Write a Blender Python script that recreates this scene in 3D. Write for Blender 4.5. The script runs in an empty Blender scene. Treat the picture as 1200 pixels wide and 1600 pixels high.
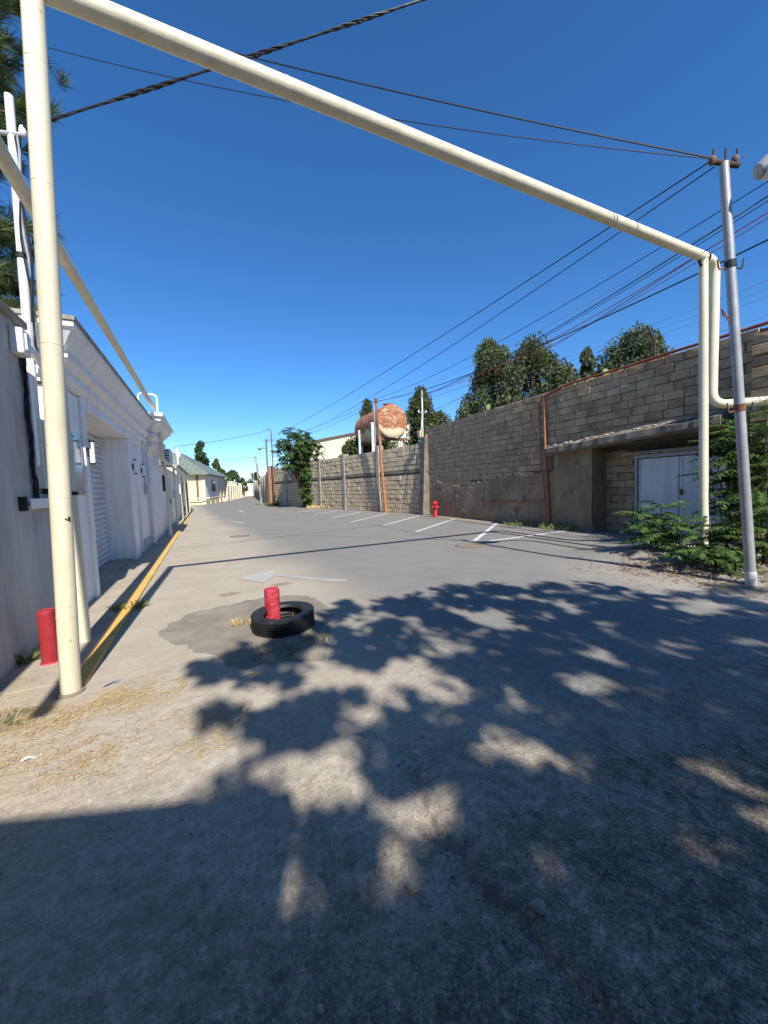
import bpy, bmesh, math, random
import numpy as np
from mathutils import Vector, Matrix
random.seed(7); rng = np.random.default_rng(7)
SC = bpy.context.scene
COL = SC.collection

# ------------------------------------------------------------------ camera, sky, sun, exposure
YAW, PITCH, ROLL, EYE = 0.435, 0.067, -0.035, 1.4
F_ = Vector((math.sin(YAW)*math.cos(PITCH), math.cos(YAW)*math.cos(PITCH), -math.sin(PITCH)))
R_ = Vector((math.cos(YAW), -math.sin(YAW), 0)); U_ = R_.cross(F_)
c_, s_ = math.cos(ROLL), math.sin(ROLL)
R2, U2 = R_*c_ + U_*s_, U_*c_ - R_*s_
cd = bpy.data.cameras.new('camera'); cam = bpy.data.objects.new('camera', cd); COL.objects.link(cam)
cd.sensor_fit = 'VERTICAL'; cd.sensor_height = 24; cd.sensor_width = 18; cd.lens = 9.0
cd.clip_start = 0.05; cd.clip_end = 4000
cam.matrix_world = Matrix(((R2.x, U2.x, -F_.x, 0), (R2.y, U2.y, -F_.y, 0), (R2.z, U2.z, -F_.z, EYE), (0, 0, 0, 1)))
SC.camera = cam
SUN_EL = math.radians(42.8); SUN_DX = 0.027
w = bpy.data.worlds.new('World'); SC.world = w; w.use_nodes = True
wn = w.node_tree; bg = wn.nodes['Background']
sky = wn.nodes.new('ShaderNodeTexSky'); sky.sky_type = 'NISHITA'; sky.sun_disc = False
sky.sun_elevation = SUN_EL; sky.sun_rotation = math.pi + SUN_DX
sky.altitude = 900; sky.air_density = 1.0; sky.dust_density = 0.0; sky.ozone_density = 8.0
hs = wn.nodes.new('ShaderNodeHueSaturation'); hs.inputs['Saturation'].default_value = 1.14   # the phone's vivid colour, even over the whole sky
wn.links.new(sky.outputs[0], hs.inputs['Color']); wn.links.new(hs.outputs[0], bg.inputs[0]); bg.inputs[1].default_value = 0.13
sl = bpy.data.lights.new('sun', 'SUN'); sun = bpy.data.objects.new('sun', sl); COL.objects.link(sun)
sl.energy = 5.0; sl.angle = math.radians(0.53); sl.color = (1.0, 0.965, 0.91)
LD = Vector((SUN_DX, 1, -math.tan(SUN_EL))).normalized()
sun.rotation_euler = LD.to_track_quat('-Z', 'Y').to_euler(); sun.location = (0, -20, 20)
SC.view_settings.view_transform = 'Standard'; SC.view_settings.look = 'None'
SC.view_settings.exposure = 0.55; SC.view_settings.gamma = 1
SC.cycles.max_bounces = 6; SC.cycles.transparent_max_bounces = 8

# ------------------------------------------------------------------ node helpers
def newmat(name):
    m = bpy.data.materials.new(name); m.use_nodes = True
    nt = m.node_tree; return m, nt, nt.nodes['Principled BSDF']
def nd(nt, t, **kw):
    n = nt.nodes.new('ShaderNode'+t)
    for k, v in kw.items(): setattr(n, k, v)
    return n
def lk(nt, a, b): nt.links.new(a, b)
def pos(nt, sc=(1, 1, 1), objrand=False):
    g = nd(nt, 'NewGeometry'); mp = nd(nt, 'Mapping'); lk(nt, g.outputs['Position'], mp.inputs[0]); mp.inputs['Scale'].default_value = sc
    return mp.outputs[0]
def noise(nt, vec, scale, detail=6, rough=.6, dist=0):
    n = nd(nt, 'TexNoise'); lk(nt, vec, n.inputs['Vector']); n.inputs['Scale'].default_value = scale
    n.inputs['Detail'].default_value = detail; n.inputs['Roughness'].default_value = rough; n.inputs['Distortion'].default_value = dist
    return n.outputs[0]
def ramp(nt, fac, stops):
    r = nd(nt, 'ValToRGB'); e = r.color_ramp.elements
    while len(e) < len(stops): e.new(0.5)
    for k, (p, c) in enumerate(stops):
        e[k].position = p; e[k].color = (*c, 1) if isinstance(c, tuple) else (c, c, c, 1)
    lk(nt, fac, r.inputs[0]); return r.outputs[0]
def mix(nt, fac, a, b, mode='MIX'):
    n = nd(nt, 'Mix', data_type='RGBA', blend_type=mode)
    for s, v in ((0, fac), (6, a), (7, b)):
        if hasattr(v, 'node'): lk(nt, v, n.inputs[s])
        elif isinstance(v, tuple): n.inputs[s].default_value = (*v, 1)
        else: n.inputs[s].default_value = v if s == 0 else (v, v, v, 1)
    return n.outputs[2]
def mth(nt, op, a, b=0.0, clamp=False):
    n = nd(nt, 'Math', operation=op, use_clamp=clamp)
    for s, v in ((0, a), (1, b)):
        if hasattr(v, 'node'): lk(nt, v, n.inputs[s])
        else: n.inputs[s].default_value = v
    return n.outputs[0]
def bump(nt, bsdf, h, strength, dist):
    b = nd(nt, 'Bump'); lk(nt, h, b.inputs['Height']); b.inputs['Strength'].default_value = strength; b.inputs['Distance'].default_value = dist
    lk(nt, b.outputs[0], bsdf.inputs['Normal']); return b
def surf(name, c1, c2, scale=3, rough=.8, bmp=.3, bscale=60, bdist=.004, metal=0, speck=None, streak=None, spec=.35, contrast=(.35, .65), rand=0):
    m, nt, b = newmat(name); p = pos(nt)
    col = ramp(nt, noise(nt, p, scale, 8, .62), [(contrast[0], c1), (contrast[1], c2)])
    if speck:
        sc_, cc, thr = speck
        col = mix(nt, ramp(nt, noise(nt, p, sc_, 5, .6), [(thr, 0.), (thr+.08, 1.)]), col, cc)
    if streak:
        cc, amt = streak
        col = mix(nt, mth(nt, 'MULTIPLY', ramp(nt, noise(nt, pos(nt, (5, 5, .5)), 1.6, 7, .65), [(.45, 0.), (.75, 1.)]), amt), col, cc)
    if rand:
        oi = nd(nt, 'ObjectInfo'); k = mth(nt, 'MULTIPLY_ADD', oi.outputs['Random'], rand); k.node.inputs[2].default_value = 1-rand/2
        col = mix(nt, 1.0, col, k, 'MULTIPLY')
    lk(nt, col, b.inputs['Base Color']); b.inputs['Roughness'].default_value = rough; b.inputs['Metallic'].default_value = metal
    b.inputs['Specular IOR Level'].default_value = spec
    if bmp: bump(nt, b, noise(nt, p, bscale, 5, .6), bmp, bdist)
    return m
M = {}
def leafmat(name, c1, c2, tr=.3):
    m, nt, b = newmat(name)
    g = nd(nt, 'NewGeometry')
    col = ramp(nt, g.outputs['Random Per Island'], [(0, c1), (1, c2)])
    col = mix(nt, ramp(nt, noise(nt, pos(nt), 1.7, 3, .5), [(.35, 0.), (.7, 1.)]), col, mix(nt, .35, col, tuple(min(1, v*1.8) for v in c2)))
    lk(nt, col, b.inputs['Base Color']); b.inputs['Roughness'].default_value = .5; b.inputs['Specular IOR Level'].default_value = .3
    t = nd(nt, 'BsdfTranslucent'); lk(nt, col, t.inputs[0]); ms = nd(nt, 'MixShader'); ms.inputs[0].default_value = tr
    lk(nt, b.outputs[0], ms.inputs[1]); lk(nt, t.outputs[0], ms.inputs[2])
    lk(nt, ms.outputs[0], nt.nodes['Material Output'].inputs[0]); return m

def make_materials():
    # road: worn bluish asphalt to the right, dusty beige concrete to the left, dirt by the left wall
    m, nt, b = newmat('asphalt'); p = pos(nt)
    sx = nd(nt, 'SeparateXYZ'); lk(nt, p, sx.inputs[0]); X, Y = sx.outputs[0], sx.outputs[1]
    big = noise(nt, p, .35, 5, .55); mid = noise(nt, p, 2.2, 7, .65); fine = noise(nt, p, 38, 7, .75); grit = noise(nt, p, 190, 3, .6)
    asp = ramp(nt, mid, [(.3, (.18, .167, .147)), (.72, (.235, .22, .195))])
    asp = mix(nt, ramp(nt, big, [(.35, 0.), (.7, 1.)]), asp, (.22, .205, .18))
    dust = ramp(nt, mid, [(.3, (.34, .29, .22)), (.7, (.42, .36, .28))])
    # dusty zone: x less than about 1 m near the camera, narrowing to the kerb with distance
    e = mth(nt, 'ADD', X, mth(nt, 'MULTIPLY', Y, .055)); e = mth(nt, 'ADD', e, mth(nt, 'MULTIPLY', mth(nt, 'SUBTRACT', big, .5), 2.6))
    e = mth(nt, 'ADD', e, mth(nt, 'MULTIPLY', mth(nt, 'SUBTRACT', mid, .5), 1.1))
    mr = nd(nt, 'MapRange', interpolation_type='SMOOTHSTEP'); lk(nt, e, mr.inputs[0]); mr.inputs[1].default_value = 2.5; mr.inputs[2].default_value = 1.1
    col = mix(nt, mr.outputs[0], asp, dust)
    # soil by the left wall
    e2 = mth(nt, 'ADD', mth(nt, 'ADD', X, mth(nt, 'MULTIPLY', Y, .16)), mth(nt, 'MULTIPLY', mth(nt, 'SUBTRACT', mid, .5), .9))
    m2 = nd(nt, 'MapRange', interpolation_type='SMOOTHSTEP'); lk(nt, e2, m2.inputs[0]); m2.inputs[1].default_value = -.1; m2.inputs[2].default_value = -.65
    col = mix(nt, mth(nt, 'MULTIPLY', m2.outputs[0], .75), col, ramp(nt, fine, [(.3, (.32, .25, .18)), (.7, (.46, .375, .275))]))
    # sandy drift along the right kerb line
    m3 = nd(nt, 'MapRange', interpolation_type='SMOOTHSTEP'); lk(nt, mth(nt, 'ADD', X, mth(nt, 'MULTIPLY', mth(nt, 'SUBTRACT', mid, .5), 1.6)), m3.inputs[0]); m3.inputs[1].default_value = 4.4; m3.inputs[2].default_value = 5.6
    m4 = nd(nt, 'MapRange', interpolation_type='SMOOTHSTEP'); lk(nt, Y, m4.inputs[0]); m4.inputs[1].default_value = 5.2; m4.inputs[2].default_value = 3.2
    col = mix(nt, mth(nt, 'MULTIPLY', mth(nt, 'MULTIPLY', m3.outputs[0], m4.outputs[0]), .7), col, (.36, .32, .26))
    mo = nd(nt, 'MapRange'); lk(nt, Y, mo.inputs[0]); mo.inputs[1].default_value = 1.2; mo.inputs[2].default_value = 3.2; mo.inputs[3].default_value = .62; mo.inputs[4].default_value = .1
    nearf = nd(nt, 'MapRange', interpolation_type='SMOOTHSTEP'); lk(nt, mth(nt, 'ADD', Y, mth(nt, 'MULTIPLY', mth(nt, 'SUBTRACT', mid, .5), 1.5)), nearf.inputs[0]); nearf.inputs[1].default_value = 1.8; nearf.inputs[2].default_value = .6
    col = mix(nt, mth(nt, 'MULTIPLY', nearf.outputs[0], .75), col, ramp(nt, mid, [(.35, (.41, .315, .21)), (.65, (.64, .51, .36))]))  # shade tone put into the ground colour near the camera, warmed against blue
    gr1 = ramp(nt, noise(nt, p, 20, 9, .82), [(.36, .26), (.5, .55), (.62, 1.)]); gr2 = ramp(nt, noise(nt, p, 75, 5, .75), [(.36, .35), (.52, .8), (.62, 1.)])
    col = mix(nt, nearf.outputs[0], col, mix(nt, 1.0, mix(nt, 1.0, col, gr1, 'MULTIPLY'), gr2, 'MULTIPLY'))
    col = mix(nt, mo.outputs[0], col, ramp(nt, fine, [(.3, .36), (.5, .52), (.75, .7)]), 'OVERLAY')
    col = mix(nt, mo.outputs[0], col, ramp(nt, noise(nt, p, 15, 9, .8), [(.36, .22), (.5, .48), (.62, .74)]), 'OVERLAY')
    # coarse dark and pale aggregate
    vo = nd(nt, 'TexVoronoi'); dn_ = nd(nt, 'TexNoise'); lk(nt, p, dn_.inputs['Vector']); dn_.inputs['Scale'].default_value = 22; dn_.inputs['Detail'].default_value = 4
    va = nd(nt, 'VectorMath', operation='MULTIPLY_ADD'); lk(nt, dn_.outputs['Color'], va.inputs[0]); va.inputs[1].default_value = (.05, .05, .05); lk(nt, p, va.inputs[2])
    lk(nt, va.outputs[0], vo.inputs['Vector']); vo.inputs['Scale'].default_value = 62; vo.inputs['Randomness'].default_value = 1
    sp = ramp(nt, vo.outputs['Color'], [(.4, 0.), (.52, 1.)])
    col = mix(nt, mth(nt, 'MULTIPLY', ramp(nt, vo.outputs['Distance'], [(.1, .85), (.42, 0.)]), mo.outputs[0]), col, mix(nt, sp, (.085, .076, .066), (.46, .41, .345)))
    col = mix(nt, ramp(nt, noise(nt, p, 9, 5, .7), [(.58, 0.), (.72, .22)]), col, (.1, .09, .078))
    lk(nt, col, b.inputs['Base Color']); b.inputs['Roughness'].default_value = .88; b.inputs['Specular IOR Level'].default_value = .25
    hsum = mth(nt, 'ADD', mth(nt, 'MULTIPLY', fine, .6), mth(nt, 'MULTIPLY', grit, .4)); hsum = mth(nt, 'SUBTRACT', hsum, mth(nt, 'MULTIPLY', vo.outputs['Distance'], .5))
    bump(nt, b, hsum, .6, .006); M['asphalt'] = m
    M['soil'] = surf('soil', (.2, .15, .1), (.33, .27, .2), 4, .95, .8, 50, .015)
    M['ground'] = surf('ground', (.25, .21, .16), (.33, .29, .23), .3, .95, .5, 20, .02)
    M['patch'] = surf('patch', (.19, .158, .12), (.29, .245, .19), 3.2, .92, .8, 90, .008, speck=(30, (.26, .23, .19), .6))
    M['pave'] = surf('pave', (.33, .275, .2), (.43, .365, .275), 2.5, .9, .5, 60, .006, speck=(14, (.2, .17, .14), .6))
    M['yellow'] = surf('yellow', (.56, .34, .07), (.66, .43, .12), 6, .8, .5, 80, .004, speck=(5, (.42, .36, .28), .6))
    M['line'] = surf('line', (.5, .5, .48), (.66, .65, .62), 6, .8, .4, 80, .003, speck=(12, (.24, .235, .23), .56))
    M['worn_line'] = surf('worn_line', (.34, .32, .29), (.42, .4, .365), 6, .8, .4, 80, .003, speck=(7, (.27, .255, .235), .62))
    M['faint_line'] = surf('faint_line', (.3, .285, .26), (.38, .36, .33), 6, .85, .4, 80, .003, speck=(8, (.27, .255, .235), .6))
    M['yline'] = surf('yline', (.5, .37, .15), (.62, .46, .2), 6, .8, .4, 80, .003, speck=(10, (.25, .23, .2), .52))
    M['cream'] = surf('cream', (.68, .605, .42), (.75, .68, .495), 2.5, .5, .2, 40, .003, speck=(24, (.33, .21, .11), .665), streak=((.47, .39, .26), .6), spec=.4)
    M['white_plaster'] = surf('white_plaster', (.82, .8, .77), (.88, .865, .84), 1.2, .9, .5, 120, .004, streak=((.58, .53, .47), .6))
    M['grey_plaster'] = surf('grey_plaster', (.36, .35, .34), (.52, .505, .49), 1.2, .92, .9, 70, .008, streak=((.27, .25, .23), .6))
    M['white_paint'] = surf('white_paint', (.74, .74, .73), (.8, .8, .79), 3, .5, .1, 40, .002, streak=((.55, .5, .44), .25))
    M['shutter'] = surf('shutter', (.6, .6, .6), (.68, .68, .68), 2, .5, .05, 40, .001, streak=((.42, .41, .4), .4))
    M['cabinet'] = surf('cabinet', (.6, .65, .58), (.66, .7, .63), 2, .5, .05, 40, .001, streak=((.5, .5, .43), .3))
    M['plastic_white'] = surf('plastic_white', (.75, .75, .75), (.82, .82, .81), 3, .45, .05, 30, .001)
    M['black'] = surf('black', (.012, .012, .013), (.03, .03, .03), 10, .6, .2, 50, .002)
    M['cable'] = surf('cable', (.012, .012, .014), (.025, .025, .028), 10, .55, .1, 50, .001)
    M['red_cable'] = surf('red_cable', (.3, .03, .03), (.4, .06, .05), 10, .55, .1, 50, .001)
    M['pale_cable'] = surf('pale_cable', (.3, .3, .32), (.4, .4, .42), 10, .55, .1, 50, .001)
    M['rubber'] = surf('rubber', (.01, .01, .011), (.024, .024, .024), 6, .55, .4, 90, .003, speck=(9, (.07, .066, .06), .68), spec=.4)
    M['red'] = surf('red', (.27, .008, .014), (.38, .02, .03), 5, .6, .4, 60, .004, speck=(18, (.2, .05, .04), .6), streak=((.3, .1, .08), .5))
    M['red_worn'] = surf('red_worn', (.34, .012, .025), (.48, .045, .07), 14, .6, .5, 60, .004, speck=(38, (.45, .3, .28), .6))
    M['hydrant'] = surf('hydrant', (.5, .012, .015), (.6, .03, .03), 8, .4, .1, 60, .003)
    M['glass_panel'] = surf('glass_panel', (.3, .33, .36), (.36, .39, .42), 1, .12, 0, spec=.9)
    M['steel'] = surf('steel', (.3, .3, .3), (.42, .41, .4), 5, .5, .3, 60, .003, metal=.35, streak=((.26, .2, .15), .5))
    M['galv'] = surf('galv', (.4, .4, .41), (.5, .5, .5), 3, .45, .2, 60, .002, metal=.4)
    M['rust'] = surf('rust', (.16, .06, .03), (.3, .12, .06), 9, .85, .6, 60, .005, speck=(20, (.09, .045, .03), .6))
    M['orange_rust'] = surf('orange_rust', (.34, .13, .06), (.46, .2, .1), 7, .8, .5, 60, .004, speck=(20, (.2, .1, .06), .6))
    M['red_rail'] = surf('red_rail', (.2, .05, .035), (.3, .09, .06), 7, .7, .4, 60, .004)
    M['concrete'] = surf('concrete', (.3, .262, .205), (.42, .37, .295), 3, .93, .8, 40, .012, streak=((.16, .145, .12), .6))
    M['dark_concrete'] = surf('dark_concrete', (.15, .122, .09), (.27, .225, .17), 3, .93, .9, 36, .015, streak=((.08, .07, .06), .6))
    M['render'] = surf('render', (.26, .178, .106), (.43, .3, .185), 1.1, .95, 1, 22, .02, speck=(3.3, (.17, .138, .105), .58), streak=((.14, .115, .09), .7))
    M['mortar'] = surf('mortar', (.09, .07, .05), (.16, .128, .095), 4, .95, .8, 40, .01)
    M['mortar_tan'] = surf('mortar_tan', (.08, .062, .045), (.14, .11, .08), 4, .95, .8, 40, .01)
    M['block'] = surf('block', (.31, .212, .126), (.49, .345, .215), 3.5, .95, .9, 45, .012, speck=(20, (.17, .14, .11), .6), rand=.38)
    M['block_tan'] = surf('block_tan', (.52, .4, .25), (.66, .52, .335), 2.2, .95, .9, 40, .014, speck=(9, (.3, .245, .175), .6), streak=((.24, .2, .15), .45))
    M['gate'] = surf('gate', (.7, .7, .69), (.8, .8, .79), 2, .5, .15, 30, .003, speck=(9, (.18, .1, .07), .67), streak=((.33, .3, .28), .5))
    M['cream_wall'] = surf('cream_wall', (.62, .54, .38), (.7, .62, .46), .8, .9, .3, 60, .004, streak=((.45, .39, .28), .4))
    M['yellow_wall'] = surf('yellow_wall', (.68, .56, .32), (.76, .64, .4), .8, .9, .3, 60, .004, streak=((.5, .42, .27), .4))
    M['pale_wall'] = surf('pale_wall', (.7, .67, .62), (.8, .77, .72), .8, .9, .3, 60, .004, streak=((.55, .5, .44), .4))
    M['green_roof'] = surf('green_roof', (.13, .16, .125), (.19, .22, .175), 1.2, .6, .2, 30, .004)
    M['dark_glass'] = surf('dark_glass', (.02, .022, .025), (.04, .042, .045), 3, .12, 0, spec=.8)
    M['teal'] = surf('teal', (.02, .22, .2), (.04, .3, .28), 6, .5)
    M['old_iron'] = surf('old_iron', (.05, .032, .026), (.1, .06, .045), 8, .8, .4, 60, .003)
    M['brick'] = surf('brick', (.26, .14, .085), (.36, .2, .125), 5, .9, .6, 40, .008, speck=(14, (.3, .24, .18), .58))
    M['brown'] = surf('brown', (.13, .07, .045), (.2, .11, .07), 6, .7, .3)
    M['lamp_glass'] = surf('lamp_glass', (.6, .58, .5), (.7, .68, .6), 6, .25, 0, spec=.6)
    M['bark'] = surf('bark', (.1, .075, .05), (.2, .16, .12), 12, .95, 1, 40, .015)
    M['stem'] = surf('stem', (.2, .2, .09), (.28, .24, .13), 8, .8, .3, 40, .004)
    M['pebble'] = leafmat('pebble', (.06, .05, .04), (.42, .36, .28), 0)
    M['straw'] = leafmat('straw', (.4, .25, .1), (.62, .46, .22), .2)
    M['dry_leaf'] = leafmat('dry_leaf', (.2, .12, .06), (.36, .25, .13), .2)
    M['grass'] = leafmat('grass', (.09, .12, .03), (.2, .22, .08), .3)
    M['pine'] = leafmat('pine', (.035, .06, .018), (.1, .13, .04), .25)
    M['cypress'] = leafmat('cypress', (.03, .048, .016), (.1, .118, .04), .2)
    M['ailanthus'] = leafmat('ailanthus', (.035, .075, .018), (.1, .16, .04), .35)
    M['broadleaf'] = leafmat('broadleaf', (.03, .06, .018), (.085, .13, .035), .3)
    M['cactus'] = leafmat('cactus', (.09, .14, .045), (.16, .21, .07), .05)
    # tank: rust over old cream paint, cream left towards the underside
    m, nt, b = newmat('tank'); p = pos(nt); sx = nd(nt, 'SeparateXYZ'); lk(nt, p, sx.inputs[0])
    rust = ramp(nt, noise(nt, p, 3, 8, .7), [(.3, (.18, .06, .026)), (.7, (.42, .17, .075))])
    h = mth(nt, 'ADD', mth(nt, 'MULTIPLY', mth(nt, 'SUBTRACT', sx.outputs[2], 4.86), 1.3), mth(nt, 'MULTIPLY', noise(nt, p, 2.6, 7, .65), 1.5))
    k = ramp(nt, h, [(.62, 0.), (.72, 1.)])
    k = mth(nt, 'MAXIMUM', k, mth(nt, 'MULTIPLY', ramp(nt, noise(nt, p, 5, 6, .6), [(.6, 0.), (.66, 1.)]), .9))
    flake = ramp(nt, noise(nt, pos(nt, (1, 1, 1.8)), 3.6, 8, .72), [(.52, 0.), (.62, .8)])
    col = mix(nt, k, (.66, .55, .34), mix(nt, flake, rust, (.6, .4, .26)))
    lk(nt, col, b.inputs['Base Color']); b.inputs['Roughness'].default_value = .85; bump(nt, b, noise(nt, p, 25, 6, .7), .6, .01); M['tank'] = m
make_materials()

# ------------------------------------------------------------------ geometry helpers
class B:
    def __init__(s): s.v = []; s.f = []
    def add(s, v, f):
        o = len(s.v); s.v += [tuple(x) for x in v]; s.f += [tuple(i+o for i in q) for q in f]; return s
    def hexa(s, c):     # 8 corners, bottom 4 then top 4
        return s.add(c, [(3, 2, 1, 0), (4, 5, 6, 7), (0, 1, 5, 4), (1, 2, 6, 5), (2, 3, 7, 6), (3, 0, 4, 7)])
    def box(s, x0, x1, y0, y1, z0, z1):
        return s.hexa([(x0, y0, z0), (x1, y0, z0), (x1, y1, z0), (x0, y1, z0), (x0, y0, z1), (x1, y0, z1), (x1, y1, z1), (x0, y1, z1)])
    def obox(s, c, ax, ay, hx, hy, z0, z1):   # oriented in plan: ax, ay unit 2d
        P = []
        for z in (z0, z1):
            for a, b_ in ((-1, -1), (1, -1), (1, 1), (-1, 1)):
                P.append((c[0]+ax[0]*hx*a+ay[0]*hy*b_, c[1]+ax[1]*hx*a+ay[1]*hy*b_, z))
        return s.hexa(P)
    def tube(s, path, r, n=10, caps=True):
        path = [Vector(p) for p in path]; rs = r if hasattr(r, '__len__') else [r]*len(path)
        ring = []; prev = None
        for i, p in enumerate(path):
            t = (path[min(i+1, len(path)-1)]-path[max(i-1, 0)]).normalized()
            if prev is None:
                a = t.orthogonal().normalized()
            else:
                a = (prev - t*prev.dot(t)); a = a.normalized() if a.length > 1e-6 else t.orthogonal().normalized()
            prev = a; b_ = t.cross(a)
            ring.append([p + (a*math.cos(2*math.pi*k/n)+b_*math.sin(2*math.pi*k/n))*rs[i] for k in range(n)])
        v = [q for rg in ring for q in rg]; f = []
        for i in range(len(path)-1):
            for k in range(n):
                f.append((i*n+k, i*n+(k+1) % n, (i+1)*n+(k+1) % n, (i+1)*n+k))
        if caps: f += [tuple(range(n-1, -1, -1)), tuple(range((len(path)-1)*n, len(path)*n))]
        return s.add(v, f)
    def lathe(s, c, prof, n=20, axis='z', tilt=None):
        v = []; f = []
        for r, z in prof:
            for k in range(n):
                a = 2*math.pi*k/n; q = Vector((r*math.cos(a), r*math.sin(a), z))
                if axis == 'y': q = Vector((q.x, q.z, q.y))
                if axis == 'x': q = Vector((q.z, q.y, q.x))
                if tilt: q = tilt @ q
                v.append(q + Vector(c))
        m = len(prof)
        for i in range(m-1):
            for k in range(n): f.append((i*n+k, i*n+(k+1) % n, (i+1)*n+(k+1) % n, (i+1)*n+k))
        if prof[0][0] > 1e-5: f.append(tuple(range(n-1, -1, -1)))
        if prof[-1][0] > 1e-5: f.append(tuple(range((m-1)*n, m*n)))
        return s.add(v, f)
    def build(s, name, mat, parent=None, smooth=False, bevel=0): return obj(name, s.v, s.f, mat, parent, smooth, bevel)
def root_loc(p):
    while p.parent: p = p.parent
    return Vector(p.get('_b', (0, 0, 0)))
ROOTS = {}
def obj(name, v, f, mat, parent=None, smooth=False, bevel=0):
    me = bpy.data.meshes.new(name)
    if isinstance(v, np.ndarray):
        if parent is not None: v = v - np.array(ROOTS[parent])
        v = np.ascontiguousarray(v, dtype=np.float32); f = np.ascontiguousarray(f, dtype=np.int32); k = f.shape[1]
        me.vertices.add(len(v)); me.vertices.foreach_set('co', v.ravel())
        me.loops.add(f.size); me.loops.foreach_set('vertex_index', f.ravel())
        me.polygons.add(len(f)); me.polygons.foreach_set('loop_start', np.arange(0, f.size, k, dtype=np.int32))
        me.update(calc_edges=True); me.validate()
    else:
        if parent is not None:
            o = ROOTS[parent]; v = [(a[0]-o[0], a[1]-o[1], a[2]-o[2]) for a in v]
        me.from_pydata(v, [], f); me.update()
    me.materials.append(M[mat] if isinstance(mat, str) else mat)
    o = bpy.data.objects.new(name, me); COL.objects.link(o)
    if parent is not None: o.parent = parent; ROOTS[o] = ROOTS[parent]
    else: ROOTS[o] = (0, 0, 0)
    if smooth:
        me.polygons.foreach_set('use_smooth', [True]*len(me.polygons))
        try: me.set_sharp_from_angle(angle=math.radians(42))
        except Exception: pass
    if bevel:
        b = o.modifiers.new('bevel', 'BEVEL'); b.width = bevel; b.segments = 2; b.limit_method = 'ANGLE'; b.angle_limit = math.radians(50)
    return o
def thing(name, label, cat, loc, group=None):
    o = bpy.data.objects.new(name, None); COL.objects.link(o); o.location = loc; o.empty_display_size = .1
    o['label'] = label; o['category'] = cat
    if group: o['group'] = group
    ROOTS[o] = tuple(loc); return o
def tag(o, label, cat, group=None):
    o['label'] = label; o['category'] = cat
    if group: o['group'] = group
    return o
def stuff(o, label=None, cat=None):
    o['kind'] = 'stuff'
    if label: o['label'] = label; o['category'] = cat
    return o
def struct(o): o['kind'] = 'structure'; return o
def hsh(ix, iy, seed):
    n = (ix*374761393 + iy*668265263 + seed*974634) & 0x7fffffff
    n = ((n ^ (n >> 13))*1274126177) & 0x7fffffff
    return ((n ^ (n >> 16)) & 0xffff)/65535.0
def vnoise(x, y, sc, seed=0):
    x = np.asarray(x, float)*sc+1000; y = np.asarray(y, float)*sc+1000
    ix = np.floor(x).astype(np.int64); iy = np.floor(y).astype(np.int64); fx = x-ix; fy = y-iy
    fx = fx*fx*(3-2*fx); fy = fy*fy*(3-2*fy)
    a, b_, c, d = hsh(ix, iy, seed), hsh(ix+1, iy, seed), hsh(ix, iy+1, seed), hsh(ix+1, iy+1, seed)
    return (a*(1-fx)+b_*fx)*(1-fy)+(c*(1-fx)+d*fx)*fy
def sst(t): t = np.clip(t, 0, 1); return t*t*(3-2*t)
CRACK = [(.93, 1.95), (.88, 1.75), (.81, 1.49), (.78, 1.25), (.79, 1.04), (.82, .91), (.84, .78), (.85, .68), (.86, .59), (.9, 0.), (1.0, -2.)]
CY = np.array([p[1] for p in CRACK][::-1]); CX = np.array([p[0] for p in CRACK][::-1])
def gh(x, y):           # height of the street surface
    x = np.asarray(x, float); y = np.asarray(y, float)
    z = .2*sst((x-5.35)/1.7)*sst((5.4-y)/1.6)
    near = sst((7-np.hypot(x, y))/5)
    z = z + near*(.010*(vnoise(x, y, 1.3, 1)-.5)+.006*(vnoise(x, y, 6, 2)-.5)+.004*(vnoise(x, y, 22, 3)-.5)+.0035*(vnoise(x, y, 55, 4)-.5))
    d = x-(np.interp(y, CY, CX)+.05*(vnoise(x, y, 9, 5)-.5)+.03*(vnoise(x, y, 25, 6)-.5))
    fade = sst((1.9-y)/.5)
    z = z + fade*(.016*sst(d/.03) - .014*np.exp(-(d/.022)**2))
    return z
def gz(x, y): return float(gh(x, y))

# ------------------------------------------------------------------ ground and road
def graded(lo, hi, c, fine, grow, mx):
    out = [c]; s = fine; p = c
    while p < hi: s = min(mx, s*(1+grow) if p-c > 2.2 else s); p += s; out.append(p)
    s = fine; p = c
    while p > lo: s = min(mx, s*(1+grow) if c-p > 2.2 else s); p -= s; out.insert(0, p)
    return np.array(out)
xs = graded(-1.9, 14, .6, .014, .03, .6); ys = graded(-6, 140, 1.6, .014, .035, 4)
GX, GY = np.meshgrid(xs, ys); GZ = gh(GX, GY)
V = np.stack([GX.ravel(), GY.ravel(), GZ.ravel()], 1); nx, ny = len(xs), len(ys)
ii = (np.arange(ny-1)[:, None]*nx+np.arange(nx-1)[None, :]).ravel()
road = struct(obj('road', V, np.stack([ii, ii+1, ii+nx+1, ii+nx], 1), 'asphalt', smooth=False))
road.data.polygons.foreach_set('use_smooth', [True]*len(road.data.polygons))
g = B(); g.add([(-900, -900, -.06), (900, -900, -.06), (900, 900, -.06), (-900, 900, -.06)], [(0, 1, 2, 3)])
struct(g.build('ground', 'ground'))
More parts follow.
